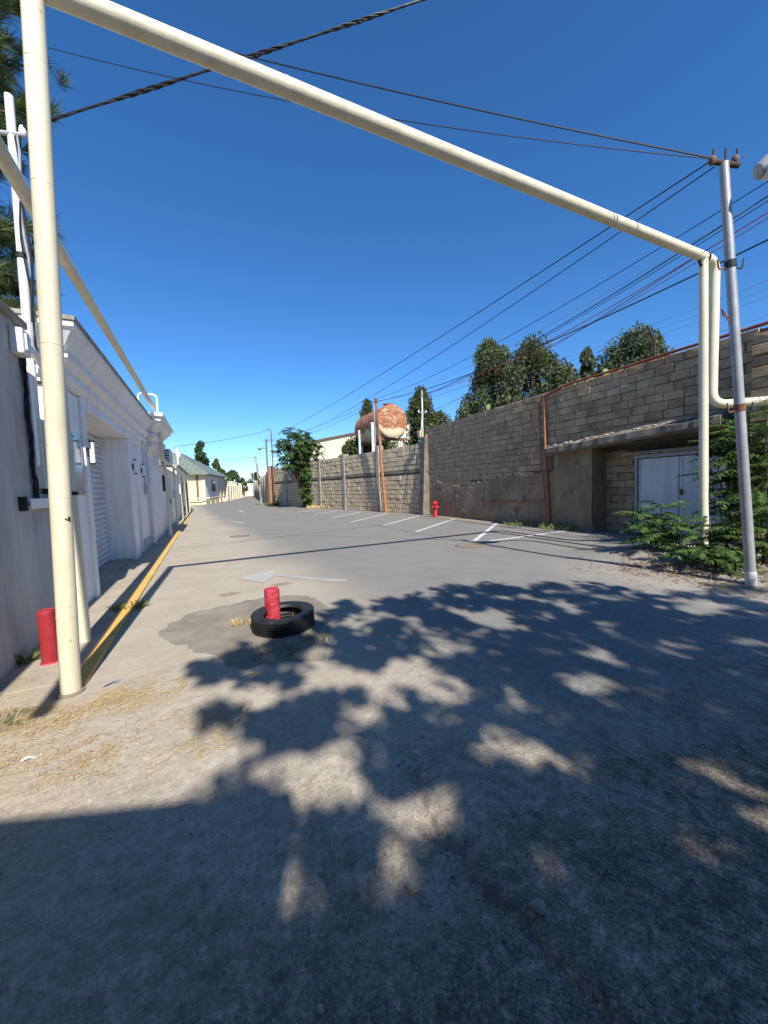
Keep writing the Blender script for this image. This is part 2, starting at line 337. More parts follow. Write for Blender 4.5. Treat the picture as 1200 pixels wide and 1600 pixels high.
def strip(name, pts, wd, mat, parent=road, lift=.005, seg=.25):
    v = []; f = []; P = [Vector((*p, 0)) for p in pts]; q = [P[0]]
    for a, b_ in zip(P, P[1:]):
        n = max(1, int((b_-a).length/seg))
        q += [a.lerp(b_, (k+1)/n) for k in range(n)]
    for i, p in enumerate(q):
        t = (q[min(i+1, len(q)-1)]-q[max(0, i-1)]).normalized(); s = Vector((-t.y, t.x, 0))*wd/2
        j = 1+.07*math.sin(i*1.7)
        for u in (-j, j):
            a = p+s*u; v.append((a.x, a.y, gz(a.x, a.y)+lift))
    for i in range(len(q)-1): f.append((2*i, 2*i+2, 2*i+3, 2*i+1)[::-1])
    return obj(name, v, f, mat, parent)
def poly_patch(name, pts, mat, parent, lift, jit=.06, res=.05):   # irregular sheet following the street
    P = np.array(pts); c = P.mean(0); ang = np.linspace(0, 2*np.pi, 90, endpoint=False)
    pa = np.arctan2(P[:, 1]-c[1], P[:, 0]-c[0]); pr = np.hypot(P[:, 0]-c[0], P[:, 1]-c[1]); o = np.argsort(pa)
    rr = np.interp(ang-np.pi, np.concatenate([pa[o]-2*np.pi, pa[o], pa[o]+2*np.pi]), np.tile(pr[o], 3))
    rr = rr*(1+jit*(rng.random(90)-.5)*2)
    v = [(c[0], c[1], gz(*c)+lift)]; rings = 14; f = []
    for k in range(1, rings+1):
        for a, r in zip(ang-np.pi, rr):
            x, y = c[0]+math.cos(a)*r*k/rings, c[1]+math.sin(a)*r*k/rings
            v.append((x, y, gz(x, y)+lift*(1 if k < rings else .2)))
    for a in range(90): f.append((0, 1+a, 1+(a+1) % 90))
    for k in range(rings-1):
        for a in range(90): f.append((1+k*90+a, 1+(k+1)*90+a, 1+(k+1)*90+(a+1) % 90, 1+k*90+(a+1) % 90))
    return obj(name, v, f, mat, parent, smooth=True)
poly_patch('asphalt_patch', [(-.5, 4.36), (-.28, 4.89), (.21, 5.06), (.69, 5.18), (1.12, 4.95), (1.24, 4.43), (1.1, 3.85), (.95, 3.4), (.8, 3.01), (.49, 3.12), (.19, 3.16), (.02, 3.52), (-.24, 3.93)], 'patch', road, .006, .035)
for a, b_ in [((8.94, 10.19), (5.88, 7.48)), ((9.07, 7.4), (6.05, 7.21)), ((8.94, 12.63), (5.68, 10.0)), ((9.03, 15.37), (5.75, 12.42)), ((8.51, 17.85), (5.27, 14.54)), ((7.9, 20.08), (5.3, 17.3)), ((7.4, 22.6), (5.2, 20.2)), ((7.1, 25.6), (5.0, 23.2))]:
    strip('parking_line', [a, b_], .11, 'line')
strip('wall_edge_line', [(9.02, 5.3), (9.05, 8), (9.02, 11), (9.0, 14.8), (8.6, 18), (8.2, 21)], .09, 'yline')
def flat(name, pts, mat, lift=.006):
    return obj(name, [(x, y, gz(x, y)+lift) for x, y in pts], [tuple(range(len(pts)))], mat, road)
flat('arrow_marking', [(.39, 6.5), (.77, 6.83), (1.04, 6.76), (.95, 6.42), (.73, 6.0)], 'worn_line')
strip('arrow_shaft_marking', [(.98, 6.5), (1.5, 5.75), (1.85, 5.4)], .16, 'faint_line')
strip('lane_marking', [(1.05, 19.5), (1.5, 17.8)], .18, 'worn_line'); strip('lane_marking', [(2.2, 30), (2.3, 27)], .2, 'worn_line')

# yellow kerb, left pavement
def kerb():
    t = B(); y = 3.46
    while y < 29:
        L = 1.1
        if not (8.2 < y < 8.8): t.box(-.99+.0015*y, -.89+.0015*y, y, min(y+L-.012, 29), -.03, .028)
        y += L
    return struct(t.build('kerb', 'yellow', bevel=.008))
kerb()
pv = B(); n = 60
for k in range(n):
    y0, y1 = 3.6+k*.75, 3.6+(k+1)*.75
    pv.hexa([(-1.9, y0, -.03), (-1.0, y0, -.03), (-1.0, y1, -.03), (-1.9, y1, -.03), (-1.9, y0, .009), (-1.0, y0, .009), (-1.0, y1-.006, .009), (-1.9, y1-.006, .009)])
struct(pv.build('pavement', 'pave'))

# manhole covers
for (x, y, r, lab) in ((.92, 12.7, .3, 'round iron manhole cover in mid road near the white wall gate'), (5.33, 6.95, .33, 'dark round manhole cover beside the parking lines')):
    t = thing('manhole_cover', lab, 'manhole', (x, y, 0))
    B().lathe((x, y, 0), [(r, 0), (r, .012), (r*.86, .012), (r*.86, .004)], 28).build('rim', 'dark_concrete', t, True)
    c = B(); c.lathe((x, y, 0), [(r*.85, 0), (r*.85, .009), (0, .009)], 28)
    for k in range(-4, 5): c.box(x-r*.6, x+r*.6, y+k*r*.15-.008, y+k*r*.15+.008, .009, .014)
    c.build('lid', 'dark_concrete', t)

# ------------------------------------------------------------------ left side buildings
def XL(y): return -1.55+.01*y
def Wb(b, y0, y1, o0, o1, z0, z1):
    return b.hexa([(XL(y0)+o0, y0, z0), (XL(y0)+o1, y0, z0), (XL(y1)+o1, y1, z0), (XL(y1)+o0, y1, z0), (XL(y0)+o0, y0, z1), (XL(y0)+o1, y0, z1), (XL(y1)+o1, y1, z1), (XL(y1)+o0, y1, z1)])
def W(*a): return Wb(B(), *a)
def cornice(prof, yb, y1, back=-1.0):
    # prof: (offset, z) from bottom to top; the moulding returns round the near corner at yb
    P = [(0, prof[0][1])]+list(prof)+[(0, prof[-1][1])]; m = len(P)
    v = [(XL(yb)+back, yb-o, z) for o, z in P]+[(XL(yb)+o, yb-o, z) for o, z in P]+[(XL(y1)+o, y1, z) for o, z in P]
    v += [(XL(y1)+back, y1, P[0][1]), (XL(y1)+back, y1, P[-1][1])]
    f = [tuple(range(m))]+[(r*m+k, (r+1)*m+k, (r+1)*m+k+1, r*m+k+1) for r in (0, 1) for k in range(m-1)]
    f += [(m-1, 2*m-1, 3*m-1, 3*m+1), (0, 3*m, 2*m, m), tuple(range(3*m-1, 2*m-1, -1))+(3*m, 3*m+1)]
    b = B(); b.add(v, f); return b
t = thing('garden_wall', 'grey plastered wall at the left edge with sloping coping behind the red post', 'wall', (XL(2)-.2, 2, 0))
W(-2.5, 4.86, -.35, 0, -.05, 3.02).build('wall_body', 'grey_plaster', t)
W(-2.5, 4.9, -.42, .05, 3.02, 3.09).build('coping', 'concrete', t, bevel=.01)
W(4.865, 5.74, -.35, -.03, -.05, 1.44).build('low_wall', 'grey_plaster', t)
W(2.2, 2.9, -.005, .04, .35, 1.1).build('white_panel', 'white_paint', t)

t = thing('garage_portal', 'white plaster garage portal with moulded cornice and roller shutter', 'building', (XL(8)-.3, 8, 0))
W(5.75, 6.42, -2.5, .03, -.05, 2.72).build('pilaster', 'white_plaster', t, bevel=.01)
W(6.42, 6.57, -.52, .07, -.05, 2.6).build('door_jamb', 'white_plaster', t, bevel=.01)
W(9.72, 10.3, -2.5, .05, -.05, 2.6).build('pilaster', 'white_plaster', t, bevel=.01)
W(10.3, 10.85, -2.5, -.07, -.05, 2.6).build('wall_panel', 'white_plaster', t)
W(10.85, 11.95, -2.5, .04, -.05, 2.6).build('pilaster', 'white_plaster', t, bevel=.01)
W(6.425, 12.0, -2.4, .06, 2.6, 2.74).build('lintel', 'white_plaster', t, bevel=.01)
W(6.57, 9.72, -2.4, -.48, -.05, 2.59).build('inner_wall', 'grey_plaster', t)
W(6.58, 9.71, -.47, -.02, -.02, .05).build('threshold', 'pave', t, bevel=.008)
W(10.9, 11.9, .04, .075, 0, .3).build('plinth', 'grey_plaster', t)
cornice([(.07, 2.74), (.07, 2.79), (.11, 2.81), (.11, 2.86), (.08, 2.88), (.08, 2.93), (.13, 2.96), (.17, 3.0), (.17, 3.04), (.1, 3.06), (.1, 3.1), (.14, 3.14), (.24, 3.3), (.27, 3.32), (.27, 3.38)], 5.76, 12.1, -2.4).build('cornice', 'white_plaster', t)
cornice([(.25, 3.384), (.29, 3.384), (.29, 3.43), (.1, 3.5)], 5.76, 12.12, -2.5).build('roof_cap', 'concrete', t)
sh = W(6.6, 9.69, -.475, -.455, .05, 2.59).build('roller_shutter', 'shutter', t)
SH = 25
for k in range(SH):
    z0 = .055+k*.101; b = B()
    P = [(-.455, z0), (-.41, z0+.008), (-.405, z0+.03), (-.425, z0+.07), (-.455, z0+.098)]
    v = [(XL(y)+o, y, z) for y in (6.61, 9.68) for o, z in P]; m = len(P)
    b.add(v, [(k2, k2+1, k2+1+m, k2+m)[::-1] for k2 in range(m-1)]+[tuple(range(m)), tuple(range(2*m-1, m-1, -1))])
    b.build('slat', 'shutter', sh)

def wall_lamp(y, z, o, lab):
    t = thing('wall_lamp', lab, 'lamp', (XL(y)+o, y, z), 'cylinder lamps on the white pilasters')
    c = (XL(y)+o+.055, y, z)
    B().lathe(c, [(.03, .02), (.03, .3)], 16).build('shade', 'plastic_white', t, True)
    B().lathe(c, [(.034, .3), (.034, .325), (0, .325)], 16).build('cap', 'black', t, True)
    B().lathe(c, [(0, -.005), (.034, -.005), (.034, .02)], 16).build('base_ring', 'black', t, True)
    B().box(c[0]-.056, c[0]-.035, y-.03, y+.03, z+.1, z+.22).build('wall_plate', 'black', t)
wall_lamp(6.5, 1.84, .07, 'white cylinder wall lamp left of the roller shutter')
wall_lamp(10.02, 1.86, .05, 'white cylinder wall lamp right of the shutter recess')
wall_lamp(11.25, 1.84, .04, 'white cylinder wall lamp farthest from the roller shutter')
t = thing('wall_sign', 'glossy grey panel screwed to the wall beside the roller shutter', 'panel', (XL(6)+.03, 6.0, 1.5))
W(6.0, 6.36, .032, .045, 1.42, 2.2).build('panel', 'glass_panel', t, bevel=.003)
for yy in (6.03, 6.33):
    for zz in (1.46, 2.16): B().lathe((XL(yy)+.045, yy, zz), [(.012, 0), (.012, .012), (0, .014)], 10, axis='x').build('screw_cap', 'galv', t)

t = thing('meter_cabinet', 'pale green electric meter cabinet standing on the low wall', 'cabinet', (XL(5.3), 5.3, 1.46))
W(5.1, 5.62, -.3, .02, 1.5, 2.22).build('case', 'cabinet', t, bevel=.01)
W(5.13, 5.59, .021, .032, 1.56, 2.19).build('door', 'cabinet', t, bevel=.004)
W(5.2, 5.27, -.05, 0, 1.44, 1.5).build('foot', 'black', t); W(5.48, 5.55, -.05, 0, 1.44, 1.5).build('foot', 'black', t)
t = thing('bracket_rail', 'white metal bracket rail fixed across the grey wall', 'rail', (XL(5), 4.9, 1.3))
W(4.6, 5.7, .005, .05, 1.3, 1.4).build('rail', 'plastic_white', t, bevel=.006)
W(4.5, 4.6, .005, .04, 1.33, 1.37).build('clamp', 'black', t)
W(4.47, 4.5, .0, .06, 1.29, 1.42).build('end_plate', 'black', t)
t = thing('junction_box', 'white plastic junction box at the top corner of the grey wall', 'box', (XL(4.8), 4.75, 2.8))
W(4.6, 4.78, .0, .1, 2.72, 2.95).build('case', 'plastic_white', t, bevel=.015)
W(4.64, 4.74, .1, .115, 2.76, 2.91).build('cover', 'plastic_white', t, bevel=.006)
B().tube([(XL(4.8)+.06, 4.78, 2.84), (XL(4.9)+.06, 4.95, 2.84), (XL(5)+.06, 5.08, 2.8), (XL(5.2)+.04, 5.35, 2.68), (XL(5.4)+.03, 5.6, 2.55)], .032, 12).build('elbow_pipe', 'plastic_white', t, True)
t = thing('cable_trunking', 'white cable trunking running down the wall corner to the meter cabinet', 'trunking', (XL(4.9), 4.9, 1.7))
W(4.87, 4.95, -.02, .035, 1.72, 2.62).build('duct', 'plastic_white', t, bevel=.006)
for k in range(4):
    pts = []
    for j in range(26):
        z = 3.0-j*.064; pts.append((XL(4.9)+.022+.012*math.sin(j*.9+k*2), 4.79+.012*k+.012*math.cos(j*.7+k)+.0*z, z))
    B().tube(pts, .009, 6).build('cable', 'cable', t, True)
# utility post at the left with its service cables
t = thing('service_pole', 'slim white painted service pole rising behind the grey wall beside the pine', 'pole', (-1.62, 5.35, 0))
B().tube([(-1.62, 5.35, 0), (-1.56, 5.35, 5.5)], [.045, .038], 14).build('shaft', 'pale_wall', t, True)
B().tube([(-1.66, 5.33, 5.1), (-1.45, 5.33, 5.14)], .02, 8).build('cross_arm', 'galv', t)
B().lathe((-1.47, 5.33, 5.13), [(.02, 0), (.035, .03), (.03, .06), (.02, .09), (0, .1)], 12).build('insulator', 'plastic_white', t, True)
B().lathe((-1.575, 5.35, 3.9), [(.05, 0), (.05, .05)], 14).build('clamp_band', 'black', t)
for k in range(3):
    B().tube([(-1.53+.014*k+.02*math.sin(j*.8+k), 5.29+.015*math.cos(j*.6+2*k), 5.08-j*.17) for j in range(14)], .009+.003*k, 6).build('cable', ('cable', 'pale_cable', 'cable')[k], t, True)

# second portal, air conditioner, walls farther along
t = thing('gate_portal', 'white gate portal with stepped cornice beyond the downpipe', 'building', (XL(14)-.3, 14, 0))
W(12.02, 12.62, -2.4, -.12, -.05, 2.62).build('link_wall', 'white_plaster', t)
W(12.62, 15.3, -2.2, .05, -.05, 2.6).build('wall_body', 'white_plaster', t)
cornice([(.1, 2.6), (.1, 2.7), (.2, 2.72), (.2, 2.82), (.14, 2.84), (.14, 2.94), (.28, 2.97), (.28, 3.07), (.2, 3.1), (.2, 3.18), (.42, 3.38), (.46, 3.4), (.46, 3.5)], 12.64, 15.3, -2.1).build('cornice', 'white_plaster', t)
W(12.1, 15.4, -2.1, .54, 3.504, 3.6).build('roof_cap', 'white_plaster', t, bevel=.015)
W(13.1, 14.7, .051, .07, .02, 2.3).build('gate_leaf', 'white_paint', t)
t = thing('vent_pipe', 'thin white bent pipe hoop rising from the far gate portal roof', 'pipe', (-1.5, 12.6, 3.5))
B().tube([(-1.5, 12.6, 3.5), (-1.5, 12.6, 4.1), (-1.48, 12.6, 4.17), (-1.42, 12.6, 4.2), (-1.14, 12.7, 4.2), (-1.08, 12.7, 4.17), (-1.06, 12.7, 4.1), (-1.06, 12.7, 3.58)], .025, 10).build('hoop', 'white_paint', t, True)
t = thing('downpipe', 'white rain downpipe with an offset bend between the two portals', 'pipe', (XL(12.3), 12.25, 0))
B().tube([(XL(12)+.0, 12.35, 2.62), (XL(12)+.02, 12.35, 2.5), (XL(12)+.1, 12.3, 2.36), (XL(12)+.1, 12.3, 2.2), (XL(12)+.1, 12.3, .05)], .055, 12).build('shaft', 'white_paint', t, True)
for zz in (.35, 1.4, 2.0): B().lathe((XL(12)+.1, 12.3, zz), [(.062, 0), (.062, .05)], 12).build('collar', 'white_paint', t)
t = thing('wall_meter', 'small grey meter box with a rod on the wall by the downpipe', 'box', (XL(11.7), 11.6, 1.4))
W(11.5, 11.8, .042, .12, 1.4, 1.68).build('case', 'galv', t, bevel=.008)
W(11.55, 11.75, .12, .13, 1.46, 1.62).build('window', 'dark_glass', t)
B().tube([(XL(11.7)+.06, 11.62, 1.68), (XL(11.7)+.06, 11.6, 2.6), (XL(11.7)+.1, 11.55, 2.95)], .012, 8).build('rod', 'galv', t)
t = thing('air_conditioner', 'white air conditioner outdoor unit hung on the wall past the gate portal', 'air conditioner', (XL(16)+.2, 15.9, 2.4))
W(15.7, 16.4, .05, .38, 2.42, 3.0).build('case', 'plastic_white', t, bevel=.02)
for k in range(6): W(15.69, 15.699, .09, .34, 2.48+k*.085, 2.48+k*.085+.045).build('grille_slot', 'black', t)
B().lathe((XL(16)+.381, 16.05, 2.71), [(.22, 0), (.22, .012), (.2, .012), (.2, .004), (0, .004)], 20, axis='x').build('fan_guard', 'galv', t)
for yy in (15.8, 16.3): W(yy, yy+.03, 0, .36, 2.38, 2.42).build('bracket', 'brown', t)
t = thing('courtyard_wall', 'low white wall with a flat coping past the air conditioner', 'wall', (XL(20)-.2, 20, 0))
W(15.31, 24.0, -.3, -.02, -.05, 2.32).build('wall_body', 'white_plaster', t)
W(15.31, 24.1, -.34, .1, 2.32, 2.4).build('coping', 'pale_wall', t, bevel=.01)
for yy in (17.2, 19.6, 22.0): W(yy, yy+.4, -.02, .03, -.05, 2.32).build('pilaster', 'white_plaster', t)
W(18.3, 19.1, -.02, .01, .03, 2.1).build('gate_leaf', 'galv', t); W(18.9, 19.0, .01, .05, 1.0, 1.15).build('handle', 'black', t)
W(20.6, 20.9, -.02, .05, 1.2, 1.55).build('letter_box', 'galv', t); W(16.6, 16.75, -.02, .06, 1.5, 2.1).build('meter_box', 'black', t)
t = thing('outbuilding', 'pale flat-fronted outbuilding with white corner post past the low wall', 'building', (XL(29)-.3, 29, 0))
W(24.15, 36, -3, -.02, -.05, 2.9).build('wall_body', 'pale_wall', t)
W(24.12, 36.05, -3.05, .08, 2.9, 3.02).build('coping', 'concrete', t)
W(25.2, 25.5, -.02, .06, -.05, 3.9).build('corner_post', 'white_paint', t, bevel=.01)
W(30.0, 30.3, -.02, .06, -.05, 3.0).build('corner_post', 'white_paint', t, bevel=.01)
for yy in (26.5, 28.2, 31.5, 33.5): W(yy, yy+.8, -.02, .02, .9, 2.1).build('window', 'dark_glass', t)
W(27.4, 27.7, -.02, .14, .25, .55).build('valve_box', 'teal', t, bevel=.01)
W(32.6, 33.1, -.02, .16, .1, 2.2).build('stone_pier', 'concrete', t)
t = thing('satellite_dish', 'small white satellite dish above the pale outbuilding', 'satellite dish', (-1.5, 26.2, 3.0))
B().tube([(-1.5, 26.2, 3.02), (-1.5, 26.2, 3.75)], .025, 8).build('mast', 'galv', t)
B().lathe((-1.45, 26.1, 3.85), [(0, 0), (.15, .02), (.27, .07), (.34, .13), (.33, .135), (.15, .03)], 20, tilt=Matrix.Rotation(math.radians(70), 3, 'Y') @ Matrix.Rotation(math.radians(20), 3, 'X')).build('dish', 'plastic_white', t, True)
B().tube([(-1.4, 26.1, 3.75), (-1.05, 26.05, 3.98)], .012, 6).build('feed_arm', 'galv', t)

# yellow house with green roof
def rot2(p, a, o): c, s = math.cos(a), math.sin(a); return (o[0]+p[0]*c-p[1]*s, o[1]+p[0]*s+p[1]*c)
HO = (.1, 50); HA = -.215
def hb(x0, x1, y0, y1, z0, z1, b=None):
    q = [rot2(p, HA, HO) for p in ((x0, y0), (x1, y0), (x1, y1), (x0, y1))]
    return (b or B()).hexa([(*p, z0) for p in q]+[(*p, z1) for p in q])
t = thing('house', 'yellow house with hipped green roof at the bend of the road', 'house', (HO[0]-3, HO[1]+5, 0))
hb(-8, 0, 0, 12.3, -.05, 3.7).build('wall', 'yellow_wall', t)
hb(.0, .02, .8, 12.2, .7, 3.65).build('side_render', 'pale_wall', t)
hb(-.9, -.7, -.12, 0, .6, 3.6).build('downpipe', 'brown', t); hb(-.3, .06, -.06, 0, -.05, 3.68).build('corner_strip', 'cream_wall', t)
for y0 in (8.0, 10.4): hb(.0, .22, y0, y0+.45, -.05, 3.5).build('pilaster', 'cream_wall', t)
q = [rot2(p, HA, HO) for p in ((-8.6, -.7), (.6, -.7), (.6, 12.9), (-8.6, 12.9), (-4, 4.2), (-4, 8.4))]
zz = [3.6, 3.6, 3.6, 3.6, 6.6, 6.6]
rf = B(); rf.add([(*p, z) for p, z in zip(q, zz)]+[(*q[k], 3.48) for k in range(4)], [(0, 1, 4), (1, 2, 5, 4), (2, 3, 5), (3, 0, 4, 5), (0, 6, 7, 1), (1, 7, 8, 2), (2, 8, 9, 3), (3, 9, 6, 0), (6, 9, 8, 7)])
rf = rf.build('roof', 'green_roof', t)
for k in range(16):      # standing seams on the visible slopes
    s = (k+.5)/16; a = rot2((-8.6+9.2*s, -.7), HA, HO); xx = -8.6+9.2*s; yy = -.7+4.9*(1-abs(xx+4)/4.6); bq = rot2((xx, yy), HA, HO)
    B().tube([(*a, 3.63), (*bq, 3.63+3*(1-abs(xx+4)/4.6))], .035, 5).build('seam', 'green_roof', rf)
wi = hb(.02, .1, 3.6, 5.6, 1.5, 2.9).build('window', 'brown', t); hb(.1, .12, 3.8, 5.4, 1.65, 2.8).build('pane', 'dark_glass', wi)
hb(.1, .14, 4.55, 4.65, 1.65, 2.8).build('mullion', 'brown', wi)
t = thing('low_gas_pipe', 'low yellow gas pipe running along the foot of the yellow house', 'pipe', (*rot2((.6, 0), HA, HO), 0))
B().tube([(*rot2((-3, -.5), HA, HO), .75), (*rot2((.5, -.5), HA, HO), .75), (*rot2((.5, 12), HA, HO), .8)], .07, 8).build('pipe', 'cream', t, True)
for y0 in (.2, 3, 6, 9): B().tube([(*rot2((.5, y0), HA, HO), 0), (*rot2((.5, y0), HA, HO), .72)], .05, 8).build('support', 'cream', t)
# fence past the house, white wall closing the street
A0, A1 = Vector((2.9, 62.3, 0)), Vector((9.5, 104, 0)); dv = (A1-A0).normalized(); nv = Vector((dv.y, -dv.x, 0))
t = thing('far_fence', 'cream block fence with columns past the yellow house', 'fence', tuple(A0))
b = B(); b.obox(((A0+A1)/2)[:2], dv[:2], nv[:2], (A1-A0).length/2, .15, -.05, 2.3); b.build('fence_wall', 'cream_wall', t)
for k in range(12):
    p = A0+dv*(k*3.8+.2); b = B(); b.obox((p+nv*.1)[:2], dv[:2], nv[:2], .25, .25, -.05, 2.9); b.obox((p+nv*.1)[:2], dv[:2], nv[:2], .32, .32, 2.9, 3.05); b.build('column', 'cream_wall', t)
t = thing('end_wall', 'white wall closing the far end of the street', 'wall', (12, 112, 0))
b = B(); b.box(7.5, 18, 112, 112.4, -.05, 3.3); b.build('wall_body', 'pale_wall', t); b = B(); b.box(7.4, 18.1, 111.95, 112.45, 3.3, 3.45); b.build('coping', 'pale_wall', t)

# ------------------------------------------------------------------ gas pipes
def arc(c, a, b_, n=8):   # rounded corner: from point a via corner c to point b
    a, b_, c = Vector(a), Vector(b_), Vector(c); return [(a*(1-s)**2+c*2*s*(1-s)+b_*s*s) for s in [k/n for k in range(n+1)]]
PL = Vector((-.95, 3.38, 0)); PT = Vector((-.80, 3.31, 4.66)); QR = Vector((7.2, 3.46, 4.76)); QB = Vector((7.3, 3.41, .15))
t = thing('gas_pipe_arch', 'tall cream gas pipe arch spanning the street on two posts', 'pipe', tuple(PL))
po = B().tube([PL, PL.lerp(PT, .5), PT-Vector((0, 0, .02))], .061, 24).build('post', 'cream', t, True)
B().lathe(tuple(PL), [(.08, 0), (.08, .015), (.064, .02)], 20).build('foot_collar', 'patch', po, True)
nt = B(); nt.add([PL.lerp(PT, .268)+Vector((.03, -.056, 0)), PL.lerp(PT, .268)+Vector((.055, -.031, .02)), PL.lerp(PT, .268)+Vector((.055, -.031, -.02)), PL.lerp(PT, .268)+Vector((.057, -.03, 0))], [(0, 1, 2), (1, 3, 2)]); nt.build('painted_mark', 'black', po)
pr = B().tube([QB, QB.lerp(QR, .2)+Vector((-.03, 0, 0)), QB.lerp(QR, .24)+Vector((-.02, 0, 0)), QR-Vector((0, 0, .05))], .06, 20).build('post', 'cream', t, True)
DX = Vector((7.42, 3.33, 4.76))
d0 = (QR-PT).normalized()
path = [PT-d0*.06]+[PT.lerp(QR, k/6) for k in range(1, 7)]+arc(QR+d0*.34, QR+d0*.14, QR+d0*.34-Vector((0, 0, .2)))
btm = QR+d0*.34-Vector((0, 0, 2.24))
path += [QR+d0*.34-Vector((0, 0, k*.3)) for k in range(1, 7)]
hd = Vector((.55, -.55, .0)).normalized()
path += arc(btm, btm+Vector((0, 0, .22)), btm+hd*.22)+[btm+hd*k*.4 for k in range(1, 5)]
B().tube(path, .07, 22).build('overhead_pipe', 'cream', t, True)
B().tube([QR+d0*.02-Vector((0, 0, .0)), QR+d0*.07], .076, 20).build('weld_band', 'black', t, True)
B().tube(arc(QR-Vector((.05, 0, .2)), QR-d0*.12+Vector((0, 0, -.07)), QR+d0*.0-Vector((0, 0, .09)), 4), .02, 6).build('saddle', 'black', pr)
for s in (.12, .3, .52, .74, .9):
    q = PL.lerp(PT, s); B().tube([q, q+Vector((0, 0, .008))], .0625, 22).build('weld_ring', 'cream', po)
    q = QB.lerp(QR, s); B().tube([q, q+Vector((0, 0, .008))], .0615, 20).build('weld_ring', 'cream', pr)
for s in (.2, .42, .66, .84): B().tube([PT.lerp(QR, s), PT.lerp(QR, s+.0015)], .0725, 20).build('weld_ring', 'cream', t)

t = thing('gas_rail', 'cream gas pipe running along the white walls above the pavement', 'pipe', (-1.13, 4.53, 0))
bp = B().tube([(-1.13, 4.53, 0), (-1.17, 4.55, 3.78)], .05, 18).build('post', 'cream', t, True)
B().lathe((-1.13, 4.53, 0), [(.055, 0), (.055, .02), (.045, .02)], 16).build('foot_collar', 'cream', bp, True)
rp = [(-1.16, y, 3.84) for y in (-1, 2, 4, 6, 9, 12)]+[tuple(q) for q in arc((-1.12, 13.5, 3.86), (-1.12, 13.25, 3.86), (-1.11, 13.5, 3.6))]+[(-1.1, 13.5, 3.0)]+[tuple(q) for q in arc((-1.1, 13.5, 2.45), (-1.1, 13.5, 2.6), (-1.1, 13.7, 2.45))]+[(-1.08, 18, 2.45), (-1.05, 24, 2.48), (-1.0, 34, 2.5)]
B().tube(rp, .056, 16).build('long_pipe', 'cream', t, True)
for (y, dx) in ((14.36, .0), (17.85, .02), (22.5, .02), (27, .03), (32, .03)): B().tube([(-1.08+dx, y, 0), (-1.1+dx, y, 2.4)], .045, 12).build('post', 'cream', t, True)
B().tube([(-1.13, 4.53, 1.42), (-1.13, 4.53, 1.45)], .049, 14).build('strap', 'black', t)

# ------------------------------------------------------------------ right hand block wall
def XR(y): return 9.06+.03*y
def block_variants(L, D, H, n, jit, seed):
    out = []; r = random.Random(seed)
    for k in range(n):
        bm = bmesh.new(); bmesh.ops.create_cube(bm, size=1)
        for v_ in bm.verts: v_.co = Vector((v_.co.x*D, v_.co.y*L, v_.co.z*H)) + Vector((r.uniform(-1, 1)*jit, r.uniform(-1, 1)*jit, r.uniform(-1, 1)*jit))
        bmesh.ops.bevel(bm, geom=bm.edges[:]+bm.verts[:], offset=.011, segments=1, affect='EDGES')
        for v_ in bm.verts: v_.co += Vector((r.uniform(-1, 1), r.uniform(-1, 1), r.uniform(-1, 1)))*.004
        me = bpy.data.meshes.new('block'); bm.to_mesh(me); bm.free(); me.materials.append(M['block']); out.append(me)
    return out
wall = thing('block_wall', 'tall grey stone block wall with cement render below on the right', 'wall', (XR(9)+.2, 9.5, 0))
def Rb(y0, y1, o0, o1, z0, z1, b=None):   # o is measured towards the street
    return (b or B()).hexa([(XR(y0)-o1, y0, z0), (XR(y0)-o0, y0, z0), (XR(y1)-o0, y1, z0), (XR(y1)-o1, y1, z0), (XR(y0)-o1, y0, z1), (XR(y0)-o0, y0, z1), (XR(y1)-o0, y1, z1), (XR(y1)-o1, y1, z1)])
RC0, RC1 = 4.05, 6.85            # gate recess
Rb(RC1, 15.65, -.4, -.025, -.05, 3.98).build('core', 'mortar', wall)
Rb(3.5, RC1-.001, -1.0, -.025, 2.2, 3.98).build('core', 'mortar', wall)
Rb(3.5, RC0-.08, -1.0, -.025, -.05, 2.2).build('core', 'mortar', wall)
Rb(RC0, RC1, -.9, -.52, -.05, 2.25).build('recess_core', 'mortar', wall)
Rb(RC1-.03, RC1-.003, -.55, -.005, -.05, 2.2).build('recess_return', 'render', wall)
BV = block_variants(.39, .2, .18, 10, .006, 3); nb = 0
def put_block(y, z, sy, off=0, rec=0.0, sz=1):
    global nb
    o = bpy.data.objects.new('block', BV[rng.integers(len(BV))]); COL.objects.link(o); o.parent = wall
    rl = ROOTS[wall]; proud = rng.uniform(-.006, .008)
    o.location = (XR(y)+.1+rec-proud-rl[0], y-rl[1], z-rl[2]); o.scale = (1, sy, sz)
    o.rotation_euler = (rng.uniform(-.008, .008), rng.uniform(-.01, .01), -.03+rng.uniform(-.012, .012)); nb += 1
def plaster_top(y): return 1.75-.35*sst((y-8.3)/5.5)+.2*(vnoise(y, 0, 1.1, 8)-.5)
CH = .1905
farb = B()
for c in range(21):
    z = c*CH+.09; y = 3.52+(c % 2)*.2
    if c > 0 and c % 2: put_block(3.61, z, .45) if z > 2.4 else None
    while y < 15.6:
        L = .4 if rng.random() > .25 else rng.choice([.2, .3, .36])
        L = min(L, 15.62-y); yc = y+L/2
        top = 2.36 if yc < 8.1 else float(plaster_top(yc))
        if z > top-.03 and L > .1:
            if yc < 10.9: put_block(yc, z, (L-.012)/.39)
            else:
                pr = rng.uniform(-.006, .008); Rb(y+.006, y+L-.006, -.18, pr, z-.088+rng.uniform(-.004, .004), z+.088+rng.uniform(-.004, .004), farb)
        y += L
stuff(farb.build('far_blocks', 'block', wall))
